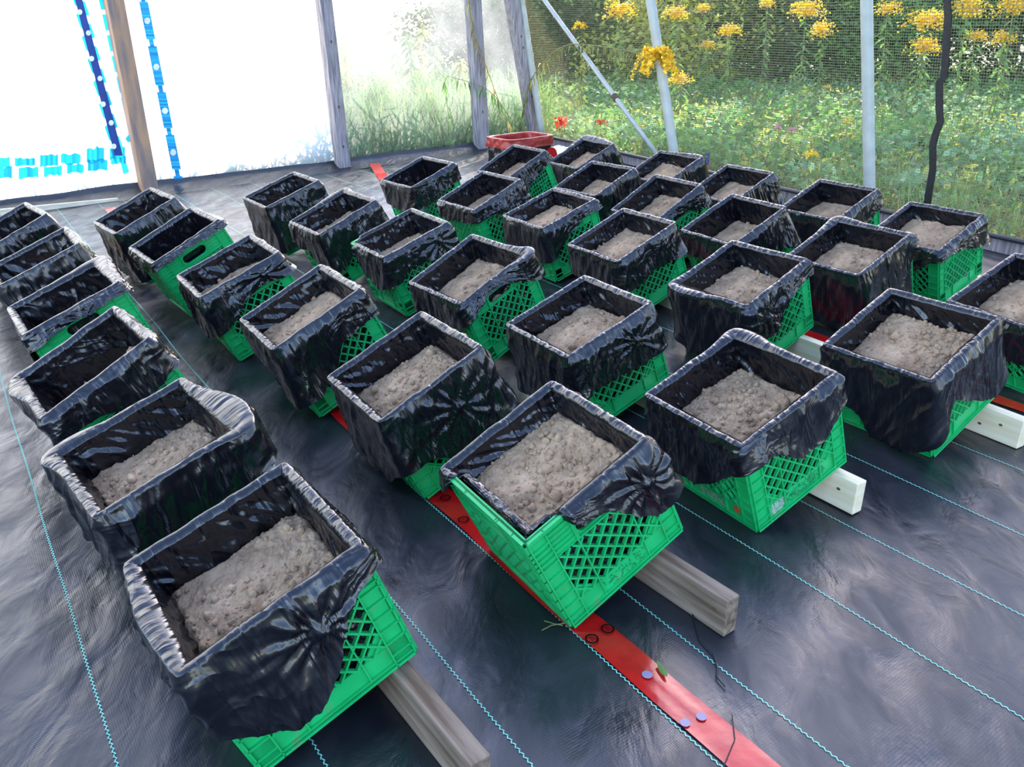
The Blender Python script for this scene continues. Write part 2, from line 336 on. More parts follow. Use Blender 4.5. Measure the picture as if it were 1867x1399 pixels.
def wall_mesh(L, H, kind):
    """one crate side in its own plane: x along 0..L, z up 0..H, outer face at y=0, ribs to y=-0.007"""
    mb = MB(); T = .005; o = -.006
    mb.box(.004, L - .004, 0, T, 0, .055 if kind == 'diamond' else .035)       # solid bottom band
    mb.box(0, L, o, T, 0, .006); mb.box(.004, L - .004, o, 0, .012, .015)
    hx0, hx1, hz0, hz1 = L * .33, L * .67, .205, .24
    mb.box(0, .040, 0, T, 0, H); mb.box(L - .040, L, 0, T, 0, H)                # corner columns
    z = .03
    while z < H - .02:                                                          # corner ledges
        for a, c in ((0, .040), (L - .040, L)): mb.box(a, c, o, 0, z, z + .003)
        z += .032 if z < .17 else .014
    for x in (.0, .040, L - .043, L - .003): mb.box(x, x + .003, o, 0, 0, H)
    mb.box(0, L, o - .001, .0085, H - .008, H)                                  # rim
    top0 = .175
    def clipbar(x0, z0, x1, z1, wd=.0042):
        mb.bar((x0, -.001, z0), (x1, -.001, z1), wd, .008, (0, 1, 0))
    if kind == 'diamond':
        # slanted lattice between the bands
        x0, x1, z0, z1 = .043, L - .043, .055, .195
        sp = .034; k = -12
        while k < 24:
            for sg in (1, -1):
                c = x0 + k * sp if sg == 1 else x0 + k * sp
                # line x = c + sg*(z-z0)*0.95
                pts = []
                za, zb = z0, z1; xa, xb = c, c + sg * (z1 - z0) * .95
                def clip(xa, za, xb, zb):
                    for lim, s_ in ((x0, 1), (x1, -1)):
                        da = (xa - lim) * s_; db = (xb - lim) * s_
                        if da < 0 and db < 0: return None
                        if da < 0: u = da / (da - db); xa, za = xa + (xb - xa) * u, za + (zb - za) * u
                        elif db < 0: u = db / (db - da); xb, zb = xb + (xa - xb) * u, zb + (za - zb) * u
                    return xa, za, xb, zb
                r_ = clip(xa, za, xb, zb)
                if r_ and math.hypot(r_[2] - r_[0], r_[3] - r_[1]) > .01: clipbar(*r_)
            k += 1
        for x in (L * .30, L * .70): mb.box(x, x + .003, o, T, .015, H)
        # solid triangles left by the arched border of the lattice
        for xs, dx in ((.043, .045), (L - .043, -.045)):
            for q in (0,):
                b0 = len(mb.v)
                for y in (.001, T): mb.v += [(xs, y, .055), (xs + dx, y, .055), (xs, y, .10)]
                mb.f += [(b0, b0 + 1, b0 + 2), (b0 + 5, b0 + 4, b0 + 3), (b0 + 1, b0 + 4, b0 + 5, b0 + 2)]
        top0 = .195
    else:
        x0, x1, z0, z1 = .043, L - .043, .035, .185
        x = x0
        while x < x1: mb.box(x, x + .003, o + .002, T, z0, z1); x += .0195
        z = z0
        while z < z1: mb.box(x0, x1, o + .002, T, z, z + .003); z += .024
        for s0 in (x0, x1 - .1):
            clipbar(s0, z0, s0 + .1, z0 + .1); clipbar(s0 + .1, z0, s0, z0 + .1)
        top0 = .185
    # top band with hand hole
    mb.box(.040, L - .040, 0, T, top0, hz0 - .001) if hz0 - .001 > top0 else None
    mb.box(.040, hx0, 0, T, hz0 - .001, H); mb.box(hx1, L - .040, 0, T, hz0 - .001, H); mb.box(hx0, hx1, 0, T, hz1, H)
    # rounded ends of the hole
    for cx_, sg in ((hx0, 1), (hx1, -1)):
        r_ = (hz1 - hz0) / 2
        for zc, s2 in ((hz0, 1), (hz1, -1)):
            b0 = len(mb.v); pts = [(cx_, zc)]
            for k in range(6):
                a = PI / 2 * k / 5; pts.append((cx_ + sg * (r_ - r_ * math.cos(a)) * 1, zc + s2 * (r_ - r_ * math.sin(a))))
            for y in (0.0, T): mb.v += [(p[0], y, p[1]) for p in pts]
            m_ = len(pts)
            mb.f += [tuple(b0 + i for i in range(m_)), tuple(b0 + m_ + i for i in range(m_))[::-1]]
    mb.box(hx0 - .004, hx1 + .004, o, 0, hz0 - .007, hz0 - .003); mb.box(hx0 - .004, hx1 + .004, o, 0, hz1 + .002, hz1 + .006)
    mb.box(hx0 - .006, hx0 - .003, o, 0, hz0 - .007, H); mb.box(hx1 + .003, hx1 + .006, o, 0, hz0 - .007, H)
    z = top0 + .002
    while z < H - .016:
        mb.box(.040, hx0 - .004, o + .002, 0, z, z + .0025); mb.box(hx1 + .004, L - .040, o + .002, 0, z, z + .0025); z += .0125
    return mb
wall_me = {}
for kind in ('diamond', 'square'):
    for L in (CA, CB):
        o = wall_mesh(L, CH, kind).build('side_wall', M['green']); wall_me[(kind, L)] = o.data; bpy.data.objects.remove(o)
mb = MB(); mb.box(.004, CA - .004, .004, CB - .004, .003, .007)
for k in range(1, 12): mb.box(CA * k / 12, CA * k / 12 + .003, .004, CB - .004, -.0, .003)
for k in range(1, 12): mb.box(.004, CA - .004, CB * k / 12, CB * k / 12 + .003, 0, .003)
o = mb.build('base', M['green']); base_me = o.data; bpy.data.objects.remove(o)

def crate_matrix(x, y, yaw, tilt):
    v = Vector((math.cos(yaw), math.sin(yaw), 0)); nrm = Vector((math.sin(yaw), -math.cos(yaw), 0))
    u = nrm * math.cos(tilt) + Vector((0, 0, 1)) * math.sin(tilt); ww = -nrm * math.sin(tilt) + Vector((0, 0, 1)) * math.cos(tilt)
    # local x = u (front left corner towards the board side), local y = v (away along the row), local z = w
    return Matrix(((u.x, v.x, ww.x, x), (u.y, v.y, ww.y, y), (u.z, v.z, ww.z, .001), (0, 0, 0, 1)))

def build_crate(key, kind, label):
    x, y, yaw, tl = POSES[key]
    r = empty('milk_crate'); r.matrix_world = crate_matrix(x, y, yaw, tl)
    tag(r, label, 'crate', 'green milk crates set out in rows on the ground cloth')
    # front (x axis, outer towards -y), right, back, left
    for L, mat in ((CA, Matrix.Identity(4)), (CB, Matrix.Translation((CA, 0, 0)) @ Matrix.Rotation(PI / 2, 4, 'Z')),
                   (CA, Matrix.Translation((CA, CB, 0)) @ Matrix.Rotation(PI, 4, 'Z')), (CB, Matrix.Translation((0, CB, 0)) @ Matrix.Rotation(-PI / 2, 4, 'Z'))):
        o = bpy.data.objects.new('side_wall', wall_me[(kind, L)]); col.objects.link(o); o.parent = r; o.matrix_local = mat
    o = bpy.data.objects.new('base', base_me); col.objects.link(o); o.parent = r
    return r

def perim(s, inset, rad=.009):
    """s array in 0..4 (0 back-left corner B? see order): returns x,y and outward normal on a rounded rectangle"""
    # order: s=0 at back corner B(CA,CB) -> 1 at L(0,CB) -> 2 at F(0,0) -> 3 at R(CA,0) -> 4 at B
    C = np.array([[CA, CB], [0, CB], [0, 0], [CA, 0], [CA, CB]]); Nn = np.array([[0, 1], [-1, 0], [0, -1], [1, 0]])
    i = np.minimum(np.floor(s).astype(int), 3); f = s - i
    P = C[i] * (1 - f)[:, None] + C[i + 1] * f[:, None]
    nn = Nn[i].astype(float)
    # blend normals near corners
    Ls = np.where(i % 2 == 0, CA, CB); e = rad / Ls
    prev = Nn[(i - 1) % 4]; nxt = Nn[(i + 1) % 4]
    a = np.clip((e - f) / e, 0, 1) * .5; b_ = np.clip((f - (1 - e)) / e, 0, 1) * .5
    nn = nn * (1 - a - b_)[:, None] + prev * a[:, None] + nxt * b_[:, None]
    nn /= np.linalg.norm(nn, axis=1)[:, None]
    # pull the corner in so that it is rounded
    cut = rad * .15 * ((a * 2) ** 2 + (b_ * 2) ** 2)
    P = P - nn * cut[:, None]
    return P + nn * (np.asarray(inset) * np.ones(len(s)))[:, None], nn

BULGE = {'12': [(3.25, .40, .045), (.9, .25, .03)], '35': [(.2, .3, .03)], '65': [(.0, .35, .04), (3.5, .3, .03)], '64': [(3.2, .25, .02)], '14': [(.0, .35, .03)], '13': [(1.2, .25, .03)], '52': [(0, .3, .02)], '33': [(2.95, .2, .03)], '11': [(1.5, .4, .018)], '31': [(3.9, .25, .02)], '42': [(1.2, .3, .03)]}
def build_bag(key, hems, depth, label, seed, near, knot=None, sag=0.0, rimfold=1.0):
    x, y, yaw, tl = POSES[key]
    r = random.Random(seed)
    n = 336 if near else 208
    s = np.concatenate([np.linspace(i, i + 1, n // 4, endpoint=False) for i in range(4)])
    # denser towards the corners is not needed: folds carry the shape
    arc = s / 4.0
    hs = np.array([h[0] for h in hems] + [4 + hems[0][0]]); hv = np.array([h[1] for h in hems] + [hems[0][1]])
    hem = np.interp(s, np.concatenate([[hs[-2] - 4], hs]), np.concatenate([[hv[-2]], hv]))
    k_ = np.exp(-np.linspace(-2, 2, 13) ** 2); k_ /= k_.sum()
    hem = np.convolve(np.concatenate([hem[-6:], hem, hem[:6]]), k_, 'valid')
    hem = hem * CH + .008 * noise2(arc * 24, np.full_like(s, seed * 1.7), 24, 3) + .004 * noise2(arc * 96, np.full_like(s, seed * .7), 96, 4)
    opn = np.clip((.085 - hem / CH) / .05, 0, 1); hem = np.clip(hem, .010, CH * 1.0)
    nin = 30 if near else 18; nrim = 7; nout = 34 if near else 20
    rows = []
    # rim shape wobble: film bulges in and out and sags between corners
    f = s - np.floor(s)
    mid = np.sin(f * PI)
    rimoff = .010 * noise2(arc * 16, np.full_like(s, seed * 3.3), 16, 7) * mid * rimfold
    rimz = .002 + .005 * noise2(arc * 20, np.full_like(s, seed * 2.3), 20, 8) * mid * rimfold - sag * mid * (np.exp(-((s - 2.5) / .5) ** 2) * .3)
    bulge = sum([amt * np.exp(-((((s - s0 + 2) % 4) - 2) / wd) ** 2) for s0, wd, amt in BULGE.get(key, [])]) + np.zeros_like(s)
    rimin = .007 + .008 * np.abs(noise2(arc * 12, np.full_like(s, seed * 5.3), 12, 9)) * rimfold      # how far the roll hangs inside
    # closed lower part of the bag below the soil line
    nlow = 6
    for j in range(nlow):
        P, nn = perim(s, -.013 - .004 * np.abs(noise2(arc * 14, np.full_like(s, j * .8 + seed), 14, 31)))
        if j == 0: P = np.broadcast_to(np.array([CA / 2, CB / 2]), P.shape)
        zl = .010 + (CH - depth - .034 - .010) * max(0, j - 1) / (nlow - 1)
        rows.append(np.concatenate([P, np.full_like(s, zl)[:, None]], 1))
    # inside: from the soil up
    for j in range(nin):
        q = j / (nin - 1); dep = depth + .03
        z = CH - dep * (1 - q)
        w_ = np.sin(min(1, (1 - q) * 1.6) * PI / 2)
        sh = r.random()
        nz = ridge(noise2(arc * 22 + (1 - q) * 1.8, np.full_like(s, q * 1.4 + seed), 22, 5)) * .009 + .010 * noise2(arc * 9 - q * 1.0, np.full_like(s, q * 1.2 + seed * .3), 9, 15) \
            + ridge(noise2(arc * 52 + (1 - q) * 3.0, np.full_like(s, q * 2.5 + seed), 52, 6)) * .0035
        ins = -(.011 + np.clip(nz, 0, .03) * w_ + .010 * w_ * (1 - q)) - rimin * np.clip((q - .8) / .2, 0, 1) * .4
        P, nn = perim(s, ins)
        zz = np.full_like(s, z) + (rimz) * q
        rows.append(np.concatenate([P, zz[:, None]], 1))
    for j in range(1, nrim):
        a = PI * j / nrim
        P, nn = perim(s, bulge * (.4 + .6 * j / nrim) + (.0012 - math.cos(a) * (.0078)) * (1 - opn) - .015 * opn)
        zz = CH + (.004 + rimz + math.sin(a) * (.0035)) * (1 - opn) - (.010 - .001 * j) * opn
        rows.append(np.concatenate([P, np.broadcast_to(zz, s.shape)[:, None]], 1))
    # outside drape
    kn = knot or (2.55, .3); ks = 1.0 if knot else 0.0
    for j in range(nout):
        q = j / (nout - 1)
        tt = hem * q                                  # distance down from the rim
        z = CH + .004 + rimz * (1 - q) - tt
        slope = (r.random() - .5) * 0
        # straight tension folds running down at a slant
        dgl = 26 * tt
        A = ridge(noise2(arc * 20 + dgl * .30, tt * 4 + seed, 20, 11)) ** 2 * .008
        Bf = noise2(arc * 9 - dgl * .12, tt * 5 + seed * .5, 9, 12) * .014
        Cf = ridge(noise2(arc * 56 + dgl * .8, tt * 5 + seed, 56, 13)) ** 2 * .003
        # pucker where the bag is knotted
        Lx = CA
        dx = (s - kn[0]) * Lx; dz = tt - kn[1] * CH; rad_ = np.sqrt(dx * dx + dz * dz) + 1e-4; th_ = np.arctan2(dz, dx)
        star = (np.sin(th_ * 11 + seed + 2.5 * noise2(th_ * 1.5 + 20, rad_ * 14, None, 2)) * .0045 + np.sin(th_ * 23 + seed * 2) * .0018) * np.exp(-(rad_ / .10) ** 2) * np.clip(rad_ / .012, .0, 1)
        knob = .010 * np.exp(-(rad_ / .012) ** 2)
        wgt = np.clip(q * 6, 0, 1)
        flare = (.012 + .016 * np.clip(noise2(arc * 7, np.full_like(s, seed * 4.1), 7, 17) + .2, 0, 1)) * q + .012 * np.clip((tt - .12) / .16, 0, 1)
        outw = .0100 + wgt * (np.clip(A + Bf, -.002, .03) + Cf + ks * (star + knob) + flare + .002)
        outw = np.maximum(outw, .0100)
        outw = outw + bulge * (1 - .5 * q)
        P, nn = perim(s, outw * (1 - opn) + (-.015 - .02 * q) * opn, .02)
        zz = np.maximum(z, .006) * (1 - opn) + (CH - .008 + .006 * np.sin(q * 3) + .008 * noise2(arc * 30, np.full_like(s, q + seed), 30, 2)) * opn
        rows.append(np.concatenate([P, zz[:, None]], 1))
    V = np.stack(rows, 0); m_ = len(rows)
    # front lower corner must not dip into the floor
    idx = np.arange(m_ * n).reshape(m_, n); nx = np.roll(idx, -1, 1)
    F = np.stack([idx[:-1], nx[:-1], nx[1:], idx[1:]], -1).reshape(-1, 4)
    V = V.reshape(-1, 3)
    mat = np.array(crate_matrix(x, y, yaw, tl))
    wz = V @ mat[2, :3] + mat[2, 3]
    low = wz < .006
    V[low] += np.outer(.006 - wz[low], mat[2, :3])
    o = make('bin_liner', V, F, M['bag'], None, True)
    UVv = np.stack([np.broadcast_to(arc * 1.294, (m_, n)), np.broadcast_to(np.cumsum([0] + [.05] * nlow + [(depth + .03) / nin] * (nin - 1) + [.004] * (nrim - 1) + [.16 / nout] * nout)[:, None], (m_, n)) + seed * 1.37], -1)
    uu = UVv.reshape(-1, 2)[F].copy(); last = np.zeros((m_ - 1, n), bool); last[:, -1] = True; last = last.ravel(); uu[last, 1, 0] = 1.294; uu[last, 2, 0] = 1.294
    ul = o.data.uv_layers.new(name='UVMap'); ul.data.foreach_set('uv', uu.reshape(-1).astype(np.float32)); o.matrix_world = Matrix(mat.tolist())
    tag(o, label, 'bag', 'black bags lining the crates')
    return o

ICO = None
def ico_template():
    bm = bmesh.new(); bmesh.ops.create_icosphere(bm, subdivisions=2, radius=1); bm.verts.ensure_lookup_table()
    V = np.array([v.co[:] for v in bm.verts]); F = np.array([[v.index for v in f.verts] for f in bm.faces]); bm.free(); return V, F
IV, IF_ = ico_template()
def build_soil(key, depth, label, seed, near, mound, clods, lean=0.0):
    x, y, yaw, tl = POSES[key]
    rs = np.random.RandomState(seed); n = 120 if near else 64
    a = np.linspace(0, 1, n); X, Y = np.meshgrid(a, a)
    lx = .016 + X * (CA - .032); ly = .016 + Y * (CB - .032)
    h = CH - depth + mound * np.sin(X * PI) * np.sin(Y * PI) + lean * (X - .5)
    h = h + .012 * fbm(lx * 9 + seed, ly * 9, 3, seed % 50) + .006 * fbm(lx * 40, ly * 40 + seed, 3, seed % 30) + .0022 * fbm(lx * 160, ly * 160, 2, 3)
    rough = np.clip(noise2(lx * 8 + seed, ly * 8) * 2 + .3, 0, 1)
    h = h + rough * .006 * np.abs(noise2(lx * 90, ly * 90 + seed))
    edge = np.minimum(np.minimum(X, 1 - X), np.minimum(Y, 1 - Y)); h -= .012 * np.exp(-(edge / .03) ** 2)
    V = [np.stack([lx, ly, h], -1).reshape(-1, 3)]; idx = np.arange(n * n).reshape(n, n)
    Fq = np.stack([idx[:-1, :-1], idx[:-1, 1:], idx[1:, 1:], idx[1:, :-1]], -1).reshape(-1, 4)
    Ft = [np.concatenate([Fq[:, [0, 1, 2]], Fq[:, [0, 2, 3]]])]; base = n * n
    cx, cy = .3 + .4 * rs.rand(), .25 + .4 * rs.rand()
    for i in range(int(clods * .8)):
        if rs.rand() < .75: px, py = np.clip(cx + rs.randn() * .22, .06, .94), np.clip(cy + rs.randn() * .22, .06, .94)
        else: px, py = .06 + .88 * rs.rand(2)
        ii, jj = int(py * (n - 1)), int(px * (n - 1))
        rad = .0018 + .0065 * rs.rand() ** 3.5
        if i < clods * .015: rad = .008 + .006 * rs.rand()
        sc_ = rad * (.8 + .5 * rs.rand(3)); P = IV * (1 + .55 * noise2(IV[:, 0] * 1.9 + i, IV[:, 1] * 1.9 + IV[:, 2] * 1.7 + seed)[:, None] + .25 * noise2(IV[:, 2] * 5 + i, IV[:, 1] * 5 + IV[:, 0] * 4 + seed)[:, None])
        V.append(P * sc_ + np.array([lx[ii, jj], ly[ii, jj], h[ii, jj] + rad * .15])); Ft.append(IF_ + base); base += len(IV)
    o = make('soil', np.concatenate(V), np.concatenate(Ft), M['soil'], None, True)
    o.matrix_world = crate_matrix(x, y, yaw, tl)
    tag(o, label, 'soil', 'soil filling the lined crates', 'stuff'); return o

# key: kind, soil depth below the rim, mound, clods, hem profile: s 1=left corner 2=front corner 3=right corner, value = share of the height
D = .45
SPEC = {
 '11': ('diamond', .085, .012, 420, [(0,D),(1,.6),(1.6,.75),(2.0,.52),(2.12,.66),(2.25,.76),(2.41,.75),(2.6,.58),(2.72,.37),(2.85,.20),(3.0,.14),(3.2,.3)], (2.62,.28)),
 '12': ('square', .085, .015, 160, [(0,D),(1,.8),(1.5,.8),(1.93,.46),(2.3,.8),(2.6,.75),(2.83,.50),(3,.35),(3.2,.5)], None),
 '13': ('square', .122, .012, 60, [(0,D),(1,.95),(1.4,1.0),(1.7,.8),(1.98,.26),(2.3,.26),(2.47,.36),(2.7,.45),(2.89,.38),(3,.34),(3.3,.5)], None),
 '14': ('square', .14, .01, 40, [(0,D),(1,.95),(1.3,.9),(1.7,.5),(2.0,.18),(2.36,.11),(2.7,.10),(2.98,.10),(3.3,.3)], (2.55,.12)),
 '15': ('square', .112, .01, 30, [(0,D),(1,.8),(2,.95),(3,.95),(3.4,.8)], (2.4,.3)),
 '16': ('square', .150, .01, 0, [(0,.8),(1,.8),(2,.95),(3,.9),(3.5,.9)], (2.5,.3)),
 '21': ('diamond', .050, .006, 420, [(0,D),(1,.18),(1.1,.08),(1.2,.0),(1.8,.0),(2,.0),(2.2,.02),(2.38,.12),(2.58,.25),(2.73,.49),(2.9,.62),(3,.52),(3.3,.4)], (2.86,.25)),
 '22': ('diamond', .080, .03, 260, [(0,D),(1,.8),(1.6,.98),(1.98,.6),(2.14,.58),(2.42,.75),(2.7,.85),(3,.8),(3.3,.5)], (2.60,.33)),
 '23': ('diamond', .070, .012, 90, [(0,D),(1,.45),(1.5,.6),(1.9,.75),(2.12,.72),(2.39,.58),(2.58,.34),(2.8,.32),(2.99,.35),(3.3,.4)], None),
 '24': ('diamond', .085, .012, 60, [(0,D),(1,.5),(1.38,.72),(1.7,.7),(2.02,.54),(2.41,.29),(2.67,.22),(2.98,.28),(3.4,.3)], (2.72,.12)),
 '25': ('square', .21, .0, 0, [(0,D),(1,.35),(1.4,.25),(2,.10),(2.4,.08),(2.7,.08),(3,.10),(3.4,.3)], None),
 '26': ('square', .11, .01, 20, [(0,D),(1,.8),(1.5,.95),(2,.9),(2.5,.85),(3,.9)], None),
 '31': ('diamond', .085, .015, 420, [(0,D),(1.02,.53),(1.22,.69),(1.5,.68),(1.7,.57),(1.86,.38),(2.04,.18),(2.27,.26),(2.43,.47),(2.62,.48),(2.76,.42),(2.9,.3),(3,.25),(3.3,.4)], None),
 '32': ('diamond', .075, .02, 160, [(0,D),(1.04,.86),(1.6,.9),(1.9,.6),(2.1,.48),(2.34,.52),(2.66,.56),(2.97,.58),(3.3,.5)], (2.70,.25)),
 '33': ('diamond', .080, .015, 100, [(0,D),(1.08,.38),(1.5,.48),(1.87,.45),(2.07,.18),(2.33,.10),(2.54,.10),(2.73,.22),(3.01,.40),(3.3,.4)], None),
 '34': ('diamond', .092, .01, 50, [(0,D),(1.0,.02),(1.15,.02),(1.32,.40),(1.5,.5),(1.74,.56),(2.1,.43),(2.32,.31),(2.64,.37),(3.01,.44),(3.4,.5)], (2.78,.16)),
 '35': ('diamond', .095, .01, 30, [(0,D),(1,.30),(1.4,.45),(1.7,.7),(2,.75),(2.4,.5),(3,.5)], None),
 '36': ('diamond', .10, .01, 30, [(0,D),(1,.9),(1.5,.85),(2,.9),(2.5,.9),(3,.6)], (2.6,.3)),
 '41': ('diamond', .060, .015, 360, [(0,D),(1,.4),(1.16,.6),(1.35,.7),(1.52,1),(1.7,1),(1.9,.9),(2.03,.72),(2.1,.5),(2.19,.36),(2.45,.58),(2.73,.80),(2.92,.80),(3,.7),(3.3,.5)], None),
 '42': ('diamond', .080, .015, 160, [(0,D),(1.02,.79),(1.17,.92),(1.6,.85),(1.85,.5),(2.02,.44),(2.16,.55),(2.31,.58),(2.42,.4),(2.53,.24),(2.96,.16),(3.3,.3)], (2.2,.3)),
 '43': ('diamond', .070, .012, 80, [(0,D),(.93,.47),(1.5,.5),(1.91,.46),(2.17,.48),(2.45,.41),(2.9,.50),(3.4,.4)], None),
 '44': ('diamond', .065, .012, 60, [(0,D),(.94,.56),(1.5,.65),(1.99,.61),(2.2,.4),(2.38,.27),(2.74,.12),(3.0,.15),(3.4,.3)], None),
 '45': ('diamond', .108, .01, 30, [(0,D),(1,.3),(1.33,.3),(2.07,.22),(2.5,.3),(2.92,.42),(3.3,.5)], None),
 '46': ('diamond', .150, .01, 0, [(0,D),(.79,.43),(1.25,.56),(1.82,.58),(2.55,.39),(2.96,.35),(3.3,.4)], None),
 '51': ('diamond', .070, .02, 200, [(0,D),(1,.5),(1.5,.55),(2,.45),(3,.45)], None),
 '52': ('diamond', .080, .02, 110, [(0,D),(1,.8),(1.5,.9),(2,1),(2.78,1),(2.84,.6),(2.88,.12),(3,.10),(3.3,.3)], None),
 '53': ('diamond', .110, .015, 60, [(0,D),(1,.4),(2,.35),(2.55,.44),(2.98,.68),(3.3,.6)], None),
 '54': ('diamond', .090, .012, 50, [(0,D),(1,.4),(1.5,.2),(1.92,.10),(2.3,.10),(2.47,.14),(2.95,.42),(3.3,.4)], None),
 '55': ('diamond', .095, .012, 30, [(0,D),(1,.6),(2,.7),(3,.7)], None),
 '56': ('square', .100, .012, 20, [(0,D),(1,.5),(2,.55),(2.4,.4),(2.8,.28),(3,.22)], None),
 '61': ('diamond', .055, .012, 60, [(0,D),(1.3,.4),(1.72,.38),(1.97,.15),(2.09,.10),(2.47,.22),(2.86,.45),(3,.5),(3.3,.4)], None),
 '62': ('diamond', .095, .01, 30, [(0,D),(1,.8),(1.5,.9),(2,.75),(2.5,.52),(2.75,.34),(3,.30)], None),
 '63': ('diamond', .080, .01, 30, [(0,D),(1,.8),(2,.8),(3,.75)], None),
 '64': ('diamond', .060, .01, 30, [(0,D),(1,.7),(2,.7),(3,.7)], None),
 '65': ('diamond', .080, .01, 30, [(0,D),(1,.6),(1.5,.8),(2,.8),(3,.8)], None),
}
ROWN = {'1': 'leftmost row', '2': 'second row from the left', '3': 'third row from the left', '4': 'fourth row from the left', '5': 'fifth row from the left', '6': 'row beside the netting'}
POSN = {'1': 'nearest in the', '2': 'second back in the', '3': 'third back in the', '4': 'fourth back in the', '5': 'fifth back in the', '6': 'farthest in the'}
def where(key):
    a, b_ = key
    if key == '65': return 'farthest in the row beside the netting'
    if key == '51': return 'cut off by the right picture edge'
    if key == '61': return 'nearest in the row beside the netting'
    return POSN[b_] + ' ' + ROWN[a]
CRDESC = {'11': 'with wide open lattice corner', '21': 'with bare open rim', '31': 'with orange sticker', '25': 'with open hand hole', '61': 'with purple dot'}
BAGDESC = {'11': 'gathered in a knot', '21': 'hooked just over the rim', '22': 'with star-shaped knot', '41': 'hanging low in front',
 '52': 'covering nearly everything', '13': 'with long left tail', '14': 'with shiny white-lit lip', '24': 'with pointed flap', '25': 'with thin neat edge', '34': 'baring one rim corner',
 '36': 'with round knot in front', '12': 'bulging at right'}
near_set = ('11', '21', '31', '22', '12', '41', '32')
for i, key in enumerate(sorted(SPEC)):
    kind, dep, mound, clods, hems, knot = SPEC[key]
    near = key in near_set; W_ = where(key)
    lc = ('green crate ' + CRDESC[key] if key in CRDESC else 'tilted green milk crate') + ', ' + W_
    lb = ('black bag ' + BAGDESC[key] + ', ' if key in BAGDESC else 'crinkled black bag over the crate ') + W_
    ls = ('dry brown soil with clods inside the crate ' if clods > 100 else 'dry brown soil inside the crate ') + W_
    build_crate(key, kind, lc)
    build_bag(key, hems, dep, lb, 3 + i * 2, near, knot)
    build_soil(key, dep, ls, 11 + i, near, mound, clods)

# ------------------------------------------------------------------ boards under the crates
def row_line(keys, ext0, ext1, top=.0865):
    pts = []
    for k in keys:
        x, y, yaw, tl = POSES[k]; nrm = Vector((math.sin(yaw), -math.cos(yaw), 0)); v = Vector((math.cos(yaw), math.sin(yaw), 0))
        pts.append(Vector((x, y, 0)) + nrm * (top / math.tan(tl) + .019) + v * .16)
    A = np.array([[p.dot(ROW), 1] for p in pts]); B = np.array([p.dot(ACR) for p in pts])
    m_, c_ = np.linalg.lstsq(A, B, rcond=None)[0]
    v0 = pts[0].dot(ROW) - ext0; v1 = pts[-1].dot(ROW) + ext1
    P = lambda v: ROW * v + ACR * (m_ * v + c_)
    return P(v0) + ACR * .008, P(v1) + ACR * .008
def lumber(keys, near, far, mat, label, endmat=None, knots=()):
    a, c = row_line(keys, 0, far)
    if near is not None:                                    # start where the near end of the board stands
        d = (c - a).normalized(); a = a + d * ((near - a).dot(d))
    d = c - a; e = empty('lumber_board', (a.x, a.y, 0), math.atan2(d.y, d.x)); tag(e, label, 'board', 'boards propping up the crate rows')
    mb = MB(); mb.box(0, d.length, -.019, .019, -.004, .0865); o = mb.build('plank', mat, e); bevel(o, .0025)
    for (kx, kz, side_) in knots:
        kb = MB(); n = 12
        kb.poly([(kx + .006 * math.cos(2 * PI * k / n), .0194 * side_ if True else 0, kz + .004 * math.sin(2 * PI * k / n)) for k in range(n)]); kb.build('wood_knot', M['knot'], e)
    return e
lumber(['11', '12', '13', '14', '15', '16'], at(852, 1399, .089), .3, M['oldwood'], 'grey-brown weathered board running out from under the nearest crate at bottom left')
lumber(['21', '22', '23', '24', '25', '26'], at(1349, 1083, .089), .3, M['oldwood'], 'weathered board with stained side sticking out beside the red strip', knots=((.03, .05, 1),))
lumber(['31', '32', '33', '34', '35', '36'], at(1562, 884, .089), .3, M['pine'], 'pale new board ending short beside the crate with the orange sticker', knots=((.05, .05, 1),))
lumber(['41', '42', '43', '44', '45', '46'], at(1867, 768, .089), .3, M['pine'], 'long pale pine board running out to the right picture edge', knots=((.06, .05, 1), (.12, .03, 1)))
lumber(['51', '52', '53', '54', '55', '56'], None, .3, M['pine'], 'pale board hidden under the fifth row from the left')
lumber(['61', '62', '63', '64', '65'], at(1810, 535, .089), .3, M['pine'], 'pale board under the row of crates beside the netting')

# ------------------------------------------------------------------ red film strips on the cloth
def floor_strip(name, u0, u1, v0, v1, mat, lift, label=None, cat=None, group=None, parent=None, wob=.006, nu=5, seed=1, step=.03):
    vs = np.arange(v0, v1, step); us = np.linspace(0, 1, nu)
    Vv = []; 
    for i, v in enumerate(vs):
        j = wob * noise2(np.array([v * 2.3]), np.array([seed * 3.7]))[0]
        for q in us:
            u = u0 + (u1 - u0) * q + j
            x, y = u * ACR.x + v * ROW.x, u * ACR.y + v * ROW.y
            Vv.append((x, y, fz(x, y) + lift + .0015 * noise2(np.array([u * 60]), np.array([v * 9 + seed]))[0]))
    Ff = [(i * nu + k, i * nu + k + 1, (i + 1) * nu + k + 1, (i + 1) * nu + k) for i in range(len(vs) - 1) for k in range(nu - 1)]
    o = make(name, Vv, Ff, mat, parent, True)
    if label: tag(o, label, cat, group)
    return o
def uv(p): return p.dot(ACR), p.dot(ROW)
ra = uv(at(1310, 1399)); rb = uv(at(1395, 1399)); rc = uv(at(1055, 1135)); rd = uv(at(1090, 1113))
strip = floor_strip('plastic_strip', .857, .932, -.3, 6.2, M['red'], .0028, 'long red plastic strip lying between the crates and running to the bottom edge', 'strip', wob=.02, nu=9)
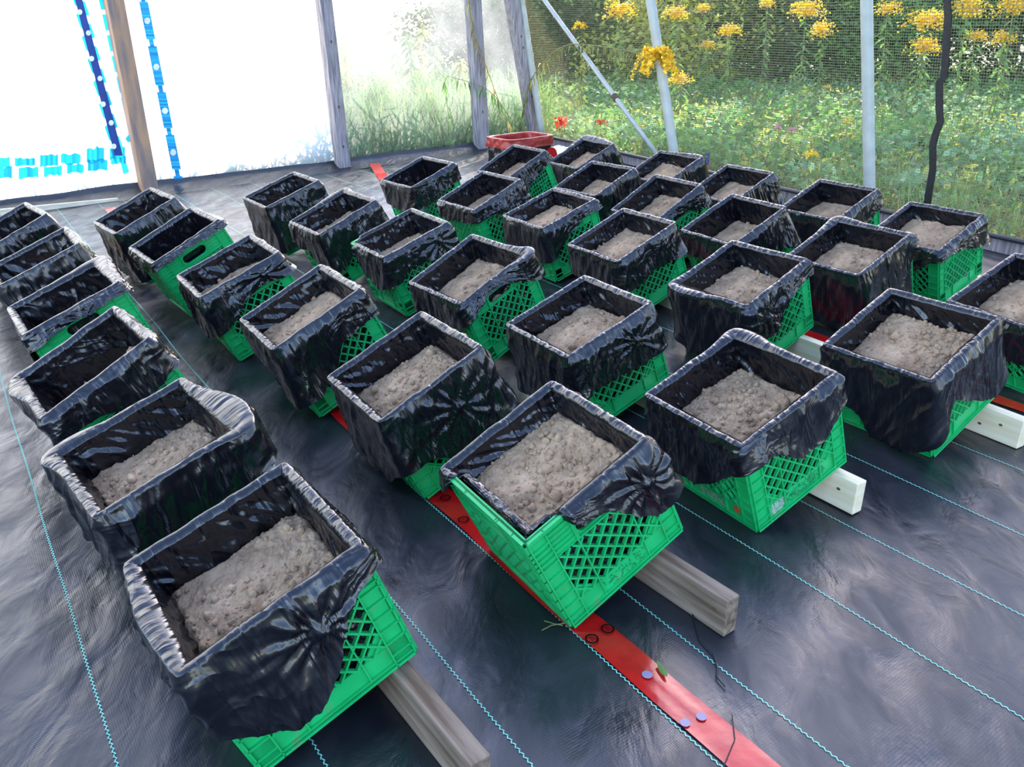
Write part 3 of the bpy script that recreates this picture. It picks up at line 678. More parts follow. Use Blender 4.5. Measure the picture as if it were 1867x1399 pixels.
for k, (px, py) in enumerate([(1079, 1165), (1108, 1146), (812, 908), (845, 948)]):
    p = at(px, py); ring = MB(); n = 22
    for i in range(n):
        a0, a1 = 2 * PI * i / n, 2 * PI * (i + 1) / n; z = fz(p.x, p.y) + .0066
        ring.poly([(p.x + r_ * math.cos(a), p.y + r_ * math.sin(a), z) for r_, a in ((.0105, a0), (.0145, a0), (.0145, a1), (.0105, a1))])
    for i in range(3):
        for j in range(2):
            c_ = p + ACR * (.004 * (j - .5)) + ROW * (.0045 * (i - 1)); ring.poly([(c_.x + dx, c_.y + dy, z) for dx, dy in ((-.0016, -.001), (.0016, -.001), (.0016, .001), (-.0016, .001))])
    ring.build('printed_mark', M['redink'], strip)
for px, py, r_ in [(1180, 1230, .0105), (1279, 1306, .0095), (1249, 1318, .0095)]:
    p = at(px, py); d = MB(); d.poly([(p.x + r_ * math.cos(2 * PI * i / 20), p.y + r_ * math.sin(2 * PI * i / 20), fz(p.x, p.y) + .0058) for i in range(20)])
    d.build('pale_dot', M['whitepad'], strip)
u2, v2 = uv(at(1497, 616)); u3, v3 = uv(at(1840, 740))
floor_strip('plastic_strip', u2 - .03, u2 + .035, v3 - .6, v2 + 1.2, M['red'], .004, 'red plastic strip showing between the two right-hand rows of crates', 'strip', wob=.01, nu=7, seed=4)
# short red tab at the foot of the film wall
t0, t1 = at(683, 303), at(703, 328); d_ = (t1 - t0).normalized(); n_ = Vector((-d_.y, d_.x, 0)); rt_ = MB()
for k in range(8):
    q0, q1 = t0 + (t1 - t0) * (k / 4.), t0 + (t1 - t0) * ((k + 1) / 4.)
    rt_.poly([(q0 - n_ * .045).to_tuple()[:2] + (fz(q0.x, q0.y) + .004 + .03 * max(0, 1 - k / 2),), (q0 + n_ * .045).to_tuple()[:2] + (fz(q0.x, q0.y) + .004 + .03 * max(0, 1 - k / 2),),
              (q1 + n_ * .045).to_tuple()[:2] + (fz(q1.x, q1.y) + .004 + .03 * max(0, 1 - (k + 1) / 2),), (q1 - n_ * .045).to_tuple()[:2] + (fz(q1.x, q1.y) + .004 + .03 * max(0, 1 - (k + 1) / 2),)])
tag(rt_.build('plastic_strip', M['red']), 'short red plastic strip at the foot of the clear film panel', 'strip')

# debris on the cloth
def twig(pts, r, mat, name, label, cat, z=.004):
    P = []
    for px, py in pts: p = at(px, py); P.append((p.x, p.y, fz(p.x, p.y) + z + r))
    mb = MB(); mb.tube(P, r, 5); tag(mb.build(name, mat), label, cat)
twig([(1262, 1118), (1275, 1165), (1300, 1190), (1308, 1215), (1306, 1232), (1322, 1250)], .0018, M['black'], 'loose_thread', 'loose black thread lying beside the weathered board end', 'thread')
twig([(1320, 1395), (1340, 1347), (1335, 1300)], .0010, M['black'], 'loose_thread', 'thin black thread lying across the right side of the red strip', 'thread')
for i, pts in enumerate([[(988, 1150), (1005, 1140), (1030, 1136)], [(992, 1132), (1010, 1137), (1026, 1140)]]):
    twig(pts, .0011, M['stem'], 'dry_twig', ['dry twig at the front corner of the crate beside the red strip', 'second dry twig crossing it at the same crate corner'][i], 'twig')
lf = MB(); c_ = at(1207, 1222); z_ = fz(c_.x, c_.y) + .010; ax = (at(1217, 1240) - at(1197, 1206)).normalized(); nx_ = Vector((-ax.y, ax.x, 0))
ring = [c_ + ax * (.022 * math.cos(a)) + nx_ * (.0065 * math.sin(a)) for a in [2 * PI * k / 14 for k in range(14)]]
lf.v = [(p.x, p.y, z_ + .002 * math.sin(i)) for i, p in enumerate(ring)] + [(c_.x, c_.y, z_ + .003)]; lf.f = [(i, (i + 1) % 14, 14) for i in range(14)]
tag(lf.build('fallen_leaf', M['leaf_a']), 'small green leaf lying on the edge of the red strip', 'leaf')

# stickers and scuffs on the crates
def sticker(crate_root, face, x, z, r_, mat, name, squash=1.0):
    mb = MB(); n = 20
    for k in range(n): pass
    pts = [(x + r_ * math.cos(2 * PI * k / n), z + r_ * squash * math.sin(2 * PI * k / n)) for k in range(n)]
    if face == 'front': P = [(a, -.0030, c) for a, c in pts]; Q = [(a, .001, c) for a, c in pts]
    else: P = [(-.0030, a, c) for a, c in pts]; Q = [(.001, a, c) for a, c in pts]
    mb.v = P + Q; mb.f = [tuple(range(n)), tuple(range(2 * n - 1, n - 1, -1))] + [(i, (i + 1) % n, n + (i + 1) % n, n + i) for i in range(n)]
    o = mb.build(name, mat, crate_root); return o
roots = {}
for o in col.objects:
    if o.name.startswith('milk_crate'):
        for k, (x, y, yaw, tl) in POSES.items():
            if abs(o.matrix_world.translation.x - x) < 1e-3 and abs(o.matrix_world.translation.y - y) < 1e-3: roots[k] = o
sticker(roots['31'], 'left', .062, .038, .0105, M['orange'], 'round_sticker')['label'] = 'orange round sticker'
sticker(roots['61'], 'front', .20, .055, .008, simple('purple_sticker', (.25, .02, .20), .4), 'round_sticker')['label'] = 'purple round sticker'
sticker(roots['22'], 'front', .150, .030, .012, M['bluedot'], 'round_sticker')['label'] = 'dark blue round sticker'
sticker(roots['44'], 'front', .03, .12, .010, M['bluedot'], 'round_sticker')['label'] = 'dark blue round sticker'
sticker(roots['34'], 'left', .24, .10, .012, M['yellowdot'], 'round_sticker')['label'] = 'yellow round sticker'
rs = np.random.RandomState(4)
def scuff(root, face, x0, x1, z0, z1, n, mat, name):
    mb = MB()
    for k in range(n):
        x = x0 + (x1 - x0) * rs.rand(); z = z0 + (z1 - z0) * rs.rand(); a = rs.rand() * PI; L = .002 + .006 * rs.rand(); wd = .0008
        dx, dz = math.cos(a) * L, math.sin(a) * L; ox, oz = -math.sin(a) * wd, math.cos(a) * wd
        q = [(x - dx - ox, z - dz - oz), (x + dx - ox, z + dz - oz), (x + dx + ox, z + dz + oz), (x - dx + ox, z - dz + oz)]
        mb.poly([(a_, -.0012, c) if face == 'front' else (-.0012, a_, c) for a_, c in q])
    return mb.build(name, mat, root)
scuff(roots['31'], 'left', .10, .19, .02, .045, 90, M['scuff'], 'scuffed_print')
scuff(roots['31'], 'front', .052, .10, .018, .046, 130, M['scuff'], 'scuffed_label')
scuff(roots['31'], 'front', .10, .24, .016, .046, 120, M['scratch'], 'embossed_print')
scuff(roots['21'], 'front', .10, .22, .018, .046, 40, M['scratch'], 'embossed_print')

# ------------------------------------------------------------------ film end wall
def panel(name, xa, xb, mat, off, h=4.2, seed=0, nx=30, nz=40):
    """sheet on the end wall from wall coordinate a to b (metres from W0 along WD)"""
    Vv = []
    for j in range(nz + 1):
        z = h * (j / nz) ** 1.4
        for i in range(nx + 1):
            a = xa + (xb - xa) * i / nx; lean = z * LEANW
            p = W0 + WD * (a - lean) + WN * (off + .012 * noise2(np.array([a * 2.2]), np.array([z * 1.3 + seed]))[0] + .006 * noise2(np.array([a * 9.]), np.array([z * 2. + seed]))[0])
            Vv.append((p.x, p.y, z))
    Ff = [(j * (nx + 1) + i, j * (nx + 1) + i + 1, (j + 1) * (nx + 1) + i + 1, (j + 1) * (nx + 1) + i) for j in range(nz) for i in range(nx)]
    o = make(name, Vv, Ff, mat, None, True); tag(o, kind='structure'); return o
def acoord(px, py): return (wall(px, py) - W0).dot(WD)
LEANW = .10
a_p2 = acoord(628, 305); wlen = (W1 - W0).length
panel('wall_end', -3.2, a_p2 + .0, M['film_white'], .03, seed=1)
panel('wall_end_clear', a_p2 + .0, wlen, M['film_clear'], .03, seed=5)

def post(name, base_px, top_px, wd, dp, mat, label, off=0.0, cat='post', H=3.2, group=None, grooves=True):
    b_ = wall(*base_px, off=off); t_ = wall(*top_px, off=off)
    d = (t_ - b_); d = d / d.z; p0 = b_ - d * b_.z; p1 = p0 + d * H
    e = empty(name, (p0.x, p0.y, 0)); tag(e, label, cat, group)
    mb = MB(); mb.bar(Vector((0, 0, -.02)), p1 - p0, wd, dp, WN)
    o = mb.build('timber', mat, e); bevel(o, .006)
    return e, p0, d
pg = 'wooden posts carrying the film wall'
e1, p10, d1 = post('wooden_post', (271, 343), (207, 0), .115, .09, M['tanwood'], 'tan and grey wooden post between the two white film panels', .07, group=pg)
e2, p20, d2 = post('wooden_post', (625, 302), (590, 0), .11, .09, M['greywood'], 'grey wooden post where white film meets clear film', .07, group=pg)
e3, p30, d3 = post('wooden_post', (879, 274), (862, 0), .135, .09, M['greywood'], 'grey wooden post with dry stems hanging over it', .07, group=pg)
e4, p40, d4 = post('wooden_post', (977, 250), (933, 0), .12, .09, M['greywood'], 'dark weathered corner post beside the metal hoop', .05, group=pg)
# nail heads / knots on the posts
for e_, d_, zs in ((e2, d2, (.18, .5, 1.0)), (e3, d3, (.35, .85)), (e4, d4, (.45, .9, 1.0))):
    for z in zs:
        kb = MB(); c_ = d_ * z - WN * .0465
        kb.poly([c_ + WD * (.009 * math.cos(2 * PI * k / 10)) + Vector((0, 0, .013 * math.sin(2 * PI * k / 10))) for k in range(10)]); kb.build('wood_knot', M['knot'], e_)
# dark strip behind the lower left post
sb = MB(); q0, q1 = wall(258, 290, .10), wall(266, 346, .10)
sb.bar(q0, q1, .045, .004, WN); tag(sb.build('plastic_strip', M['navy']), 'short navy plastic strip at the foot of the tan post', 'strip')
# galvanized corner hoop
def pipe_between(name, px0, px1, off0, r, mat, label, cat, H=2.6, z0=-.02, square=False):
    b_ = px0; t_ = px1; d = (t_ - b_); d = d / d.z; p0 = b_ - d * (b_.z - z0)
    pts = []
    for k in range(13):
        z = (H) * k / 12; q = p0 + d * z
        q = q - RN * (.05 * (z / 2.0) ** 3) * (1 if square else 0); pts.append(q)
    mb = MB(); mb.tube([p - p0 for p in pts], r, 16); o = mb.build(name, mat, None, True); o.location = p0; tag(o, label, cat); return o
hg = None
pipe_between('metal_hoop', side(989, 250, .02), side(950, 0, .02), 0, .034, M['galv'], 'galvanized pipe hoop standing against the dark corner post', 'hoop')
h1 = pipe_between('metal_hoop', side(1234, 312, .04), side(1186, 0, .04), 0, .038, M['galv'], 'leaning galvanized pipe hoop behind the yellow goldenrod bloom', 'hoop')
h2 = pipe_between('metal_hoop', side(1586, 397, .04), side(1580, 0, .04), 0, .034, M['galv'], 'upright galvanized pipe hoop standing in the netting wall at right', 'hoop')
bA_ = side(1205, 292, .10); bB_ = side(985, -10, .10)
mb = MB(); dd_ = (bB_ - bA_); mb.tube([Vector((0, 0, 0)), dd_ * .5, dd_ * 1.5], .019, 12); o = mb.build('brace_pipe', M['galv'], None, True); o.location = bA_; tag(o, 'thin slanting galvanized brace pipe crossing in front of the meadow', 'pipe')
cl = MB(); c_ = dd_ * .355; cl.tube([c_ - dd_ * .012, c_ + dd_ * .012], .027, 12); cl.build('clamp', M['knot'], o)
# baseboards / battens at the foot of the walls
def batten(px0, px1, z, w_, h_, mat, name, label, off=.05):
    a = on_plane(*px0, W0 - WN * off, WN); c = on_plane(*px1, W0 - WN * off, WN)
    mb = MB(); mb.bar(Vector((0, 0, 0)), c - a, w_, h_); o = mb.build(name, mat); o.location = a; bevel(o, .003); tag(o, label, 'batten', 'wooden battens along the foot of the film wall'); return o
batten((-60, 393), (216, 366), 0, .025, .04, M['batten'], 'wooden_batten', 'thin pale batten along the foot of the left film panel', .16)
batten((327, 362), (484, 341), 0, .025, .045, M['batten'], 'wooden_batten', 'cream batten at the foot of the second white film panel', .14)
batten((668, 305), (742, 297), 0, .02, .02, M['batten'], 'wooden_batten', 'narrow batten at the foot of the clear film beside the red strip', .13)
batten((806, 289), (862, 283), 0, .02, .02, M['batten'], 'wooden_batten', 'narrow batten at the foot of the clear film beside the grey post', .13)
# black skirt of ground cloth turned up the wall
sk = []; n_s = 160; hsk = .07
for i in range(n_s + 1):
    a = -2.8 + (wlen + 2.7) * i / n_s
    for j in range(6):
        q = j / 5; p = W0 + WD * a - WN * (.16 * (1 - q) ** 2 + .025 + .012 * noise2(np.array([a * 4.]), np.array([q * 2.]))[0])
        sk.append((p.x, p.y, (hsk + .025 * noise2(np.array([a * 2.]), np.array([.5]))[0]) * q ** 1.3 - .006 * (1 - q)))
o = make('trim_1', sk, [(i * 6 + j, (i + 1) * 6 + j, (i + 1) * 6 + j + 1, i * 6 + j + 1) for i in range(n_s) for j in range(5)], M['cloth'], None, True); tag(o, kind='structure')
# side baseboard and loose cloth edge
bb = MB(); bb.bar(R0 - RN * .02 + Vector((0, 0, .03)), R0 + RD * 9 - RN * .02 + Vector((0, 0, .03)), .04, .07); o = bb.build('baseboard_right', M['greywood']); tag(o, kind='structure')
pb = MB(); pts = [R0 + RD * (.4 * k) - RN * (.07 + .01 * math.sin(k * 1.7)) + Vector((0, 0, .085)) for k in range(22)]
pb.tube(pts, .014, 8); tag(pb.build('hem_pipe', M['pvc'], None, True), 'black pipe rolled into the hem along the foot of the netting wall', 'pipe')

# netting side wall
m = bpy.data.materials.new('green_netting'); m.use_nodes = True; t = m.node_tree; t.nodes.clear(); out = N(t, 'ShaderNodeOutputMaterial')
uvn = N(t, 'ShaderNodeUVMap'); sp = N(t, 'ShaderNodeSeparateXYZ'); t.links.new(uvn.outputs[0], sp.inputs[0])
def stripes(ax, pitch, frac):
    a = N(t, 'ShaderNodeMath', operation='DIVIDE'); a.inputs[1].default_value = pitch; t.links.new(sp.outputs[ax], a.inputs[0])
    b_ = N(t, 'ShaderNodeMath', operation='FRACT'); t.links.new(a.outputs[0], b_.inputs[0])
    c = N(t, 'ShaderNodeMath', operation='LESS_THAN'); c.inputs[1].default_value = frac; t.links.new(b_.outputs[0], c.inputs[0]); return c
s1 = stripes('Y', .0150, .20); s2 = stripes('X', .0150, .13)
mxx = N(t, 'ShaderNodeMath', operation='MAXIMUM'); t.links.new(s1.outputs[0], mxx.inputs[0]); t.links.new(s2.outputs[0], mxx.inputs[1])
ta = N(t, 'ShaderNodeBsdfTransparent'); df = N(t, 'ShaderNodeBsdfDiffuse'); df.inputs[0].default_value = (.13, .14, .09, 1); tl_ = N(t, 'ShaderNodeBsdfTranslucent'); tl_.inputs[0].default_value = (.20, .20, .13, 1)
m0 = N(t, 'ShaderNodeMixShader'); m0.inputs[0].default_value = .5; t.links.new(df.outputs[0], m0.inputs[1]); t.links.new(tl_.outputs[0], m0.inputs[2])
m1_ = N(t, 'ShaderNodeMixShader'); t.links.new(mxx.outputs[0], m1_.inputs[0]); t.links.new(ta.outputs[0], m1_.inputs[1]); t.links.new(m0.outputs[0], m1_.inputs[2]); t.links.new(m1_.outputs[0], out.inputs[0]); M['net'] = m
nx, nz = 60, 12; Vv = []; UV = []
for j in range(nz + 1):
    for i in range(nx + 1):
        a = 10.5 * i / nx; z = 2.6 * j / nz; p = R0 + RD * a + Vector((0, 0, z)) - RN * (LEAN * z) + RN * (.012 * noise2(np.array([a * 1.5]), np.array([z * 2.]))[0])
        Vv.append(p); UV.append((a, z))
Ff = [(j * (nx + 1) + i, j * (nx + 1) + i + 1, (j + 1) * (nx + 1) + i + 1, (j + 1) * (nx + 1) + i) for j in range(nz) for i in range(nx)]
o = make('wall_right', [tuple(p) for p in Vv], Ff, M['net'], None, True); tag(o, kind='structure')
uvl = o.data.uv_layers.new(name='UVMap')
for lp in o.data.loops: uvl.data[lp.index].uv = UV[lp.vertex_index]
# black webbing seam of the netting
seam_px = [(1727, -60), (1727, 0), (1729, 30), (1726, 80), (1722, 140), (1713, 150), (1713, 200), (1715, 222), (1706, 245), (1701, 265), (1701, 310), (1694, 350), (1689, 385), (1687, 405)]
P = [side(px, py, .012) for px, py in seam_px]; sv = []; 
for p in P: sv += [p - RD * .022, p + RD * .022]
mb = MB(); off_ = RPN * .004
for i in range(len(P) - 1):
    a, b_, c, d = sv[2 * i], sv[2 * i + 1], sv[2 * i + 3], sv[2 * i + 2]
    mb.poly([a, b_, c, d]); mb.poly([d - off_, c - off_, b_ - off_, a - off_])
tag(mb.build('webbing_strap', M['black']), 'wavy black strap running down the netting at right', 'strap')

# ------------------------------------------------------------------ blue printed strips on the film
def wq(mb, pts, off): mb.poly([wall(px, py, off) for px, py in pts])
def disc(mb, px, py, r, off, sq=1.1): mb.poly([wall(px + r * math.cos(2 * PI * k / 14), py + r * sq * math.sin(2 * PI * k / 14), off) for k in range(14)])
def strip_root(label): 
    e = empty('printed_strip', (0, 0, 0)); tag(e, label, 'strip'); return e
e = strip_root('vertical blue strip with white dots on the second film panel')
mb = MB(); cx = lambda y: 261 + (328 - 261) * (y / 340.)
joints = [-42, 38, 122, 202, 278, 350]; necks = [-2, 79, 161, 240, 314]
y = -60.
outl = []
ys = np.arange(-60, 346, 3.0)
def halfw(y):
    w_ = 8.2
    for k in necks:
        if abs(y - k) < 6: w_ = 4.2
    return w_
for a, b_ in zip(ys[:-1], ys[1:]):
    h0 = halfw((a + b_) / 2); wq(mb, [(cx(a) - h0, a), (cx(a) + h0, a), (cx(b_) + h0, b_), (cx(b_) - h0, b_)], .03)
mb.build('blue_band', M['blue'], e)
for y in joints[:-1]:
    mb = MB(); disc(mb, cx(y), y, 5.5, .036); mb.build('white_dot', M['white'], e)
e = strip_root('navy strip edged in light blue on the left film panel')
mb = MB(); c2 = lambda y: 143 + (214 - 143) * (y / 280.)
wq(mb, [(c2(-60) - 6, -60), (c2(-60) + 7, -60), (c2(284) + 9, 284), (c2(284) - 6, 284)], .040); mb.build('navy_band', M['navy'], e)
mb = MB(); y = -60.
while y < 275:
    L_ = 32; x0, x1 = c2(y), c2(y + L_)
    wq(mb, [(x0 - 10, y + 5), (x0 - 5, y), (x1 - 5, y + L_), (x1 - 10, y + L_ - 4)], .03)
    wq(mb, [(x0 + 6, y + 18), (x0 + 17, y + 22), (x1 + 17, y + L_ + 14), (x1 + 6, y + L_ + 18)], .03); y += 41
mb.build('light_blue_dashes', M['cyan'], e)
for i, y in enumerate([22, 60, 107, 143, 190, 224, 267]):
    mb = MB(); disc(mb, c2(y) + (-3 if i % 2 == 0 else 3), y, 4.6, .046); mb.build('white_dot', M['white'], e)
e = strip_root('narrow light blue strip beside the tan post')
mb = MB(); y = -50.; c3 = lambda y: 184 + (238 - 184) * (y / 240.)
while y < 225:
    wq(mb, [(c3(y) - 4, y), (c3(y) + 5, y), (c3(y + 30) + 5, y + 30), (c3(y + 30) - 4, y + 30)], .03); y += 38
wq(mb, [(228, 253), (238, 240), (246, 242), (246, 257), (233, 260)], .03); mb.build('light_blue_dashes', M['cyan'], e)
mb = MB(); wq(mb, [(222, 160), (226, 160), (246, 255), (240, 255)], .034); mb.build('navy_band', M['navy'], e)
e = strip_root('horizontal band of light blue dashes low on the left film panel')
rs = np.random.RandomState(2); mb = MB()
for (x0, x1, yc, hh) in [(-30, 18, 298, 8), (27, 64, 296, 6), (73, 106, 293, 8), (111, 147, 290, 7), (158, 190, 284, 11), (200, 228, 280, 9),
                         (-30, 22, 316, 8), (34, 70, 316, 8), (80, 113, 312, 7), (122, 153, 308, 7), (160, 196, 302, 8), (202, 230, 293, 5)]:
    n = 7; up_ = [(x0 + (x1 - x0) * k / n, yc - 1.4 * hh * (.7 + .5 * rs.rand()) - (x0 + (x1 - x0) * k / n - (x0 + x1) / 2) * .05) for k in range(n + 1)]
    dn = [(x0 + (x1 - x0) * k / n, yc + 1.4 * hh * (.6 + .5 * rs.rand()) - (x0 + (x1 - x0) * k / n - (x0 + x1) / 2) * .05) for k in range(n + 1)]
    for k in range(n): wq(mb, [up_[k], up_[k + 1], dn[k + 1], dn[k]], .03)
mb.build('light_blue_dashes', M['cyan'], e)

# ------------------------------------------------------------------ red taped bin in the far corner
c_ = at(948, 308); bin_ = empty('taped_bin', (c_.x, c_.y, 0), math.atan2(WD.y, WD.x)); tag(bin_, 'black bin with red film taped round its rim in the far corner', 'bin')
Wb, Db, Hb = .50, .34, .27
def lump(w_, d_, z0, z1, amp, seed, nr=14, ns=96):
    Vv = []
    for j in range(nr + 1):
        z = z0 + (z1 - z0) * j / nr
        for k in range(ns):
            a = 2 * PI * k / ns; ca, sa = math.cos(a), math.sin(a); r_ = (abs(ca) ** 6 + abs(sa) ** 6) ** (-1 / 6)
            q = 1 + amp * noise2(np.array([a * 5]), np.array([z * 22 + seed]), None, 3)[0]
            Vv.append((w_ / 2 * r_ * ca * q, d_ / 2 * r_ * sa * q, z))
    Ff = [(j * ns + k, j * ns + (k + 1) % ns, (j + 1) * ns + (k + 1) % ns, (j + 1) * ns + k) for j in range(nr) for k in range(ns)]
    return Vv, Ff, ns, nr
Vv, Ff, ns, nr = lump(Wb * .98, Db * .96, 0, Hb - .02, .06, 1); Ff.append(tuple(range(ns))[::-1]); make('body', Vv, Ff, M['bag'], bin_, True)
Vv, Ff, ns, nr = lump(Wb * 1.03, Db * 1.05, Hb - .075, Hb, .05, 4); b0 = len(Vv)
V2, F2, _, _ = lump(Wb * .90, Db * .86, Hb - .16, Hb, .05, 6); Ff += [tuple(i + b0 for i in f)[::-1] for f in F2]; Vv += V2
Ff += [(nr * ns + k, nr * ns + (k + 1) % ns, b0 + nr * ns + (k + 1) % ns, b0 + nr * ns + k) for k in range(ns)]
make('red_film_rim', Vv, Ff, simple('dull_red_film', (.25, .015, .01), .35, (.36, .04, .03), 16, .3), bin_, True)
for cx_, r_ in ((-.13, .055), (.19, .07)):
    mb = MB(); mb.poly([(cx_ + r_ * math.cos(2 * PI * k / 18), -Db / 2 - .012, .10 + r_ * 1.1 * math.sin(2 * PI * k / 18)) for k in range(18)]); mb.build('red_patch', M['red'], bin_)

# white crumpled sheet lying right of the bin
c_ = at(1012, 282); g = []; n = 26
for j in range(n):
    for i in range(n):
        x = (i / (n - 1) - .5) * .55; y = (j / (n - 1) - .5) * .5; g.append((x + .03 * noise2(np.array([y * 9]), np.array([x * 4]))[0], y, .02 + .05 * abs(noise2(np.array([x * 9 + 3]), np.array([y * 9]))[0]) + .01))
o = make('crumpled_sheet', g, [(j * n + i, j * n + i + 1, (j + 1) * n + i + 1, (j + 1) * n + i) for j in range(n - 1) for i in range(n - 1)], simple('grey_white_sheet', (.45, .44, .40), .7, (.6, .58, .54), 8), None, True)
o.location = (c_.x - .02, c_.y, 0); tag(o, 'pale crumpled sheet on the ground right of the taped bin', 'sheet')
# small card and stake among the grass edge
c_ = at(1287, 318); mb = MB(); mb.box(-.018, .018, -.002, .002, .07, .17); o = mb.build('plant_label', simple('dark_blue_card', (.02, .03, .18), .5)); o.location = (c_.x, c_.y, 0); tag(o, 'small dark blue card with red foot behind the crates', 'card')
mb = MB(); mb.box(-.016, .016, -.0025, .0025, .0, .075); mb.build('red_foot', M['poppy'], o)
c_ = at(1187, 284); mb = MB(); mb.box(-.022, .022, -.01, .01, 0, .10); mb.box(-.03, .03, -.018, .018, 0, .02); o = mb.build('plastic_peg', simple('blue_plastic', (.02, .12, .40), .4)); o.location = (c_.x + .1, c_.y + .25, -.03); tag(o, 'small blue plastic peg in the grass behind the slanting brace pipe', 'peg')

# ------------------------------------------------------------------ vegetation
def leafcloud(cent, axis_len, wid, rs, droop=.3, upright=.2):
    """quads (diamond leaves) at the given centres"""
    n = len(cent); th = rs.rand(n) * 2 * PI; el = (rs.rand(n) - .5) * 1.6 + upright
    d = np.stack([np.cos(th) * np.cos(el), np.sin(th) * np.cos(el), np.sin(el)], -1)
    r = rs.randn(n, 3); s_ = np.cross(d, r); s_ /= np.linalg.norm(s_, axis=1)[:, None] + 1e-6
    L = axis_len * (.6 + .8 * rs.rand(n))[:, None]; W_ = wid * (.6 + .8 * rs.rand(n))[:, None]
    nn = np.cross(d, s_)
    P = np.stack([cent - d * L * .5, cent + s_ * W_ * .5 + nn * W_ * .15, cent + d * L * .5, cent - s_ * W_ * .5 + nn * W_ * .15], 1)
    return P.reshape(-1, 3)
def cloud_obj(name, cent, L, W_, mat, parent=None, seed=0, upright=.2):
    P = leafcloud(np.asarray(cent), L, W_, np.random.RandomState(seed), upright=upright)
    return make(name, P, np.arange(len(P)).reshape(-1, 4), mat, parent)
def outside(x, y, m_=.25):
    return ((x - R0.x) * RN.x + (y - R0.y) * RN.y > m_) | ((x - W0.x) * WN.x + (y - W0.y) * WN.y > m_)
def wedge(n, rs, y0, y1, xl=-.75, xr=.72, p=1.0):
    u = rs.rand(n) ** p; y = y0 + (y1 - y0) * u; x = y * (xl + (xr - xl) * rs.rand(n)); ok = outside(x, y); return x[ok], y[ok]
rs = np.random.RandomState(11)
# low leafy vines covering the meadow
def clumps(nc, per, y0, y1, hmin, hmax, rad, seed, p=.9, xl=-.45, xr=.75):
    rs = np.random.RandomState(seed); cx_, cy_ = wedge(nc, rs, y0, y1, xl, xr, p); out = []
    hh = hmin + (hmax - hmin) * np.clip(.5 + 1.4 * noise2(cx_ * .5, cy_ * .5, None, seed), 0, 1)
    for a, b_, h_ in zip(cx_, cy_, hh):
        k = per; q = rs.randn(k, 3); q /= np.linalg.norm(q, axis=1)[:, None] + 1e-6; q *= (rs.rand(k, 1)) ** .4
        q[:, 2] = np.abs(q[:, 2]); out.append(np.stack([a + q[:, 0] * rad, b_ + q[:, 1] * rad, -.03 + q[:, 2] * h_], -1))
    return np.concatenate(out)
tag(cloud_obj('meadow_vines', clumps(1700, 34, 4.6, 19, .12, .40, .30, 1), .075, .05, M['leaf_a'], None, 1), 'mid green leafy vines sprawling over the meadow', 'plants', kind='stuff')
tag(cloud_obj('meadow_weeds', clumps(1100, 34, 5.5, 19, .12, .42, .28, 2), .07, .045, M['leaf_c'], None, 2), 'blue-green leafy weeds spread over the meadow', 'plants', kind='stuff')
tag(cloud_obj('yellowed_weeds', clumps(800, 30, 4.6, 18, .10, .45, .22, 3, 1.0), .06, .025, M['leaf_y'], None, 3, .6), 'sunlit yellow-green weeds scattered over the meadow', 'plants', kind='stuff')
x, y = wedge(30000, rs, 4.2, 13, -.45, .75, 1.3); g = np.stack([x, y, -.03 + .10 * rs.rand(len(x))], -1)
tag(cloud_obj('dry_grass', g, .16, .006, M['leaf_o'], None, 4, 1.1), 'dry tan grass along the edge of the meadow', 'grass', kind='stuff')
x, y = wedge(24000, rs, 4.2, 17, -.45, .75, 1.0); g = np.stack([x, y, -.02 + .14 * rs.rand(len(x))], -1)
tag(cloud_obj('green_grass', g, .20, .007, M['leaf_a'], None, 5, 1.2), 'thin green grass blades standing among the weeds', 'grass', kind='stuff')

# shrubs of the hedge beyond the meadow
def shrub(x, y, rx, ry, h, mat, seed, label, nleaf=5200, leaf=.11, base=.0, name='hedge_shrub', cat='shrub', trunk=True):
    e = empty(name, (x, y, -.03)); tag(e, label, cat, 'shrubs of the hedge beyond the meadow' if name == 'hedge_shrub' else None)
    rs = np.random.RandomState(seed); nb = 14; C = []
    for k in range(nb):
        a = rs.rand() * 2 * PI; r_ = rs.rand() ** .5 * .62; cz = base + (h - base) * (.15 + .72 * rs.rand()); C.append((rx * r_ * math.cos(a), ry * r_ * math.sin(a), cz, (.30 + .22 * rs.rand())))
    pts = []
    for cx_, cy_, cz, s_ in C:
        k = nleaf // nb; q = rs.randn(k, 3); q /= np.linalg.norm(q, axis=1)[:, None]; q *= (.55 + .5 * rs.rand(k, 1))
        pts.append(np.stack([cx_ + q[:, 0] * rx * s_ * 1.3, cy_ + q[:, 1] * ry * s_ * 1.3, np.maximum(cz + q[:, 2] * (h - base) * s_ * .62, .02)], -1))
    cloud_obj('foliage', np.concatenate(pts), leaf, leaf * .5, mat, e, seed)
    mb = MB(); rr_ = random.Random(seed)
    for k in range(5):
        a = rr_.random() * 6.28; mb.tube([(0.05 * math.cos(a), .05 * math.sin(a), 0), (rx * .2 * math.cos(a), ry * .2 * math.sin(a), h * .45), (rx * .4 * math.cos(a), ry * .4 * math.sin(a), h * .8)], [.035, .025, .010], 6)
    mb.build('stem', M['oldwood'], e)
    return e
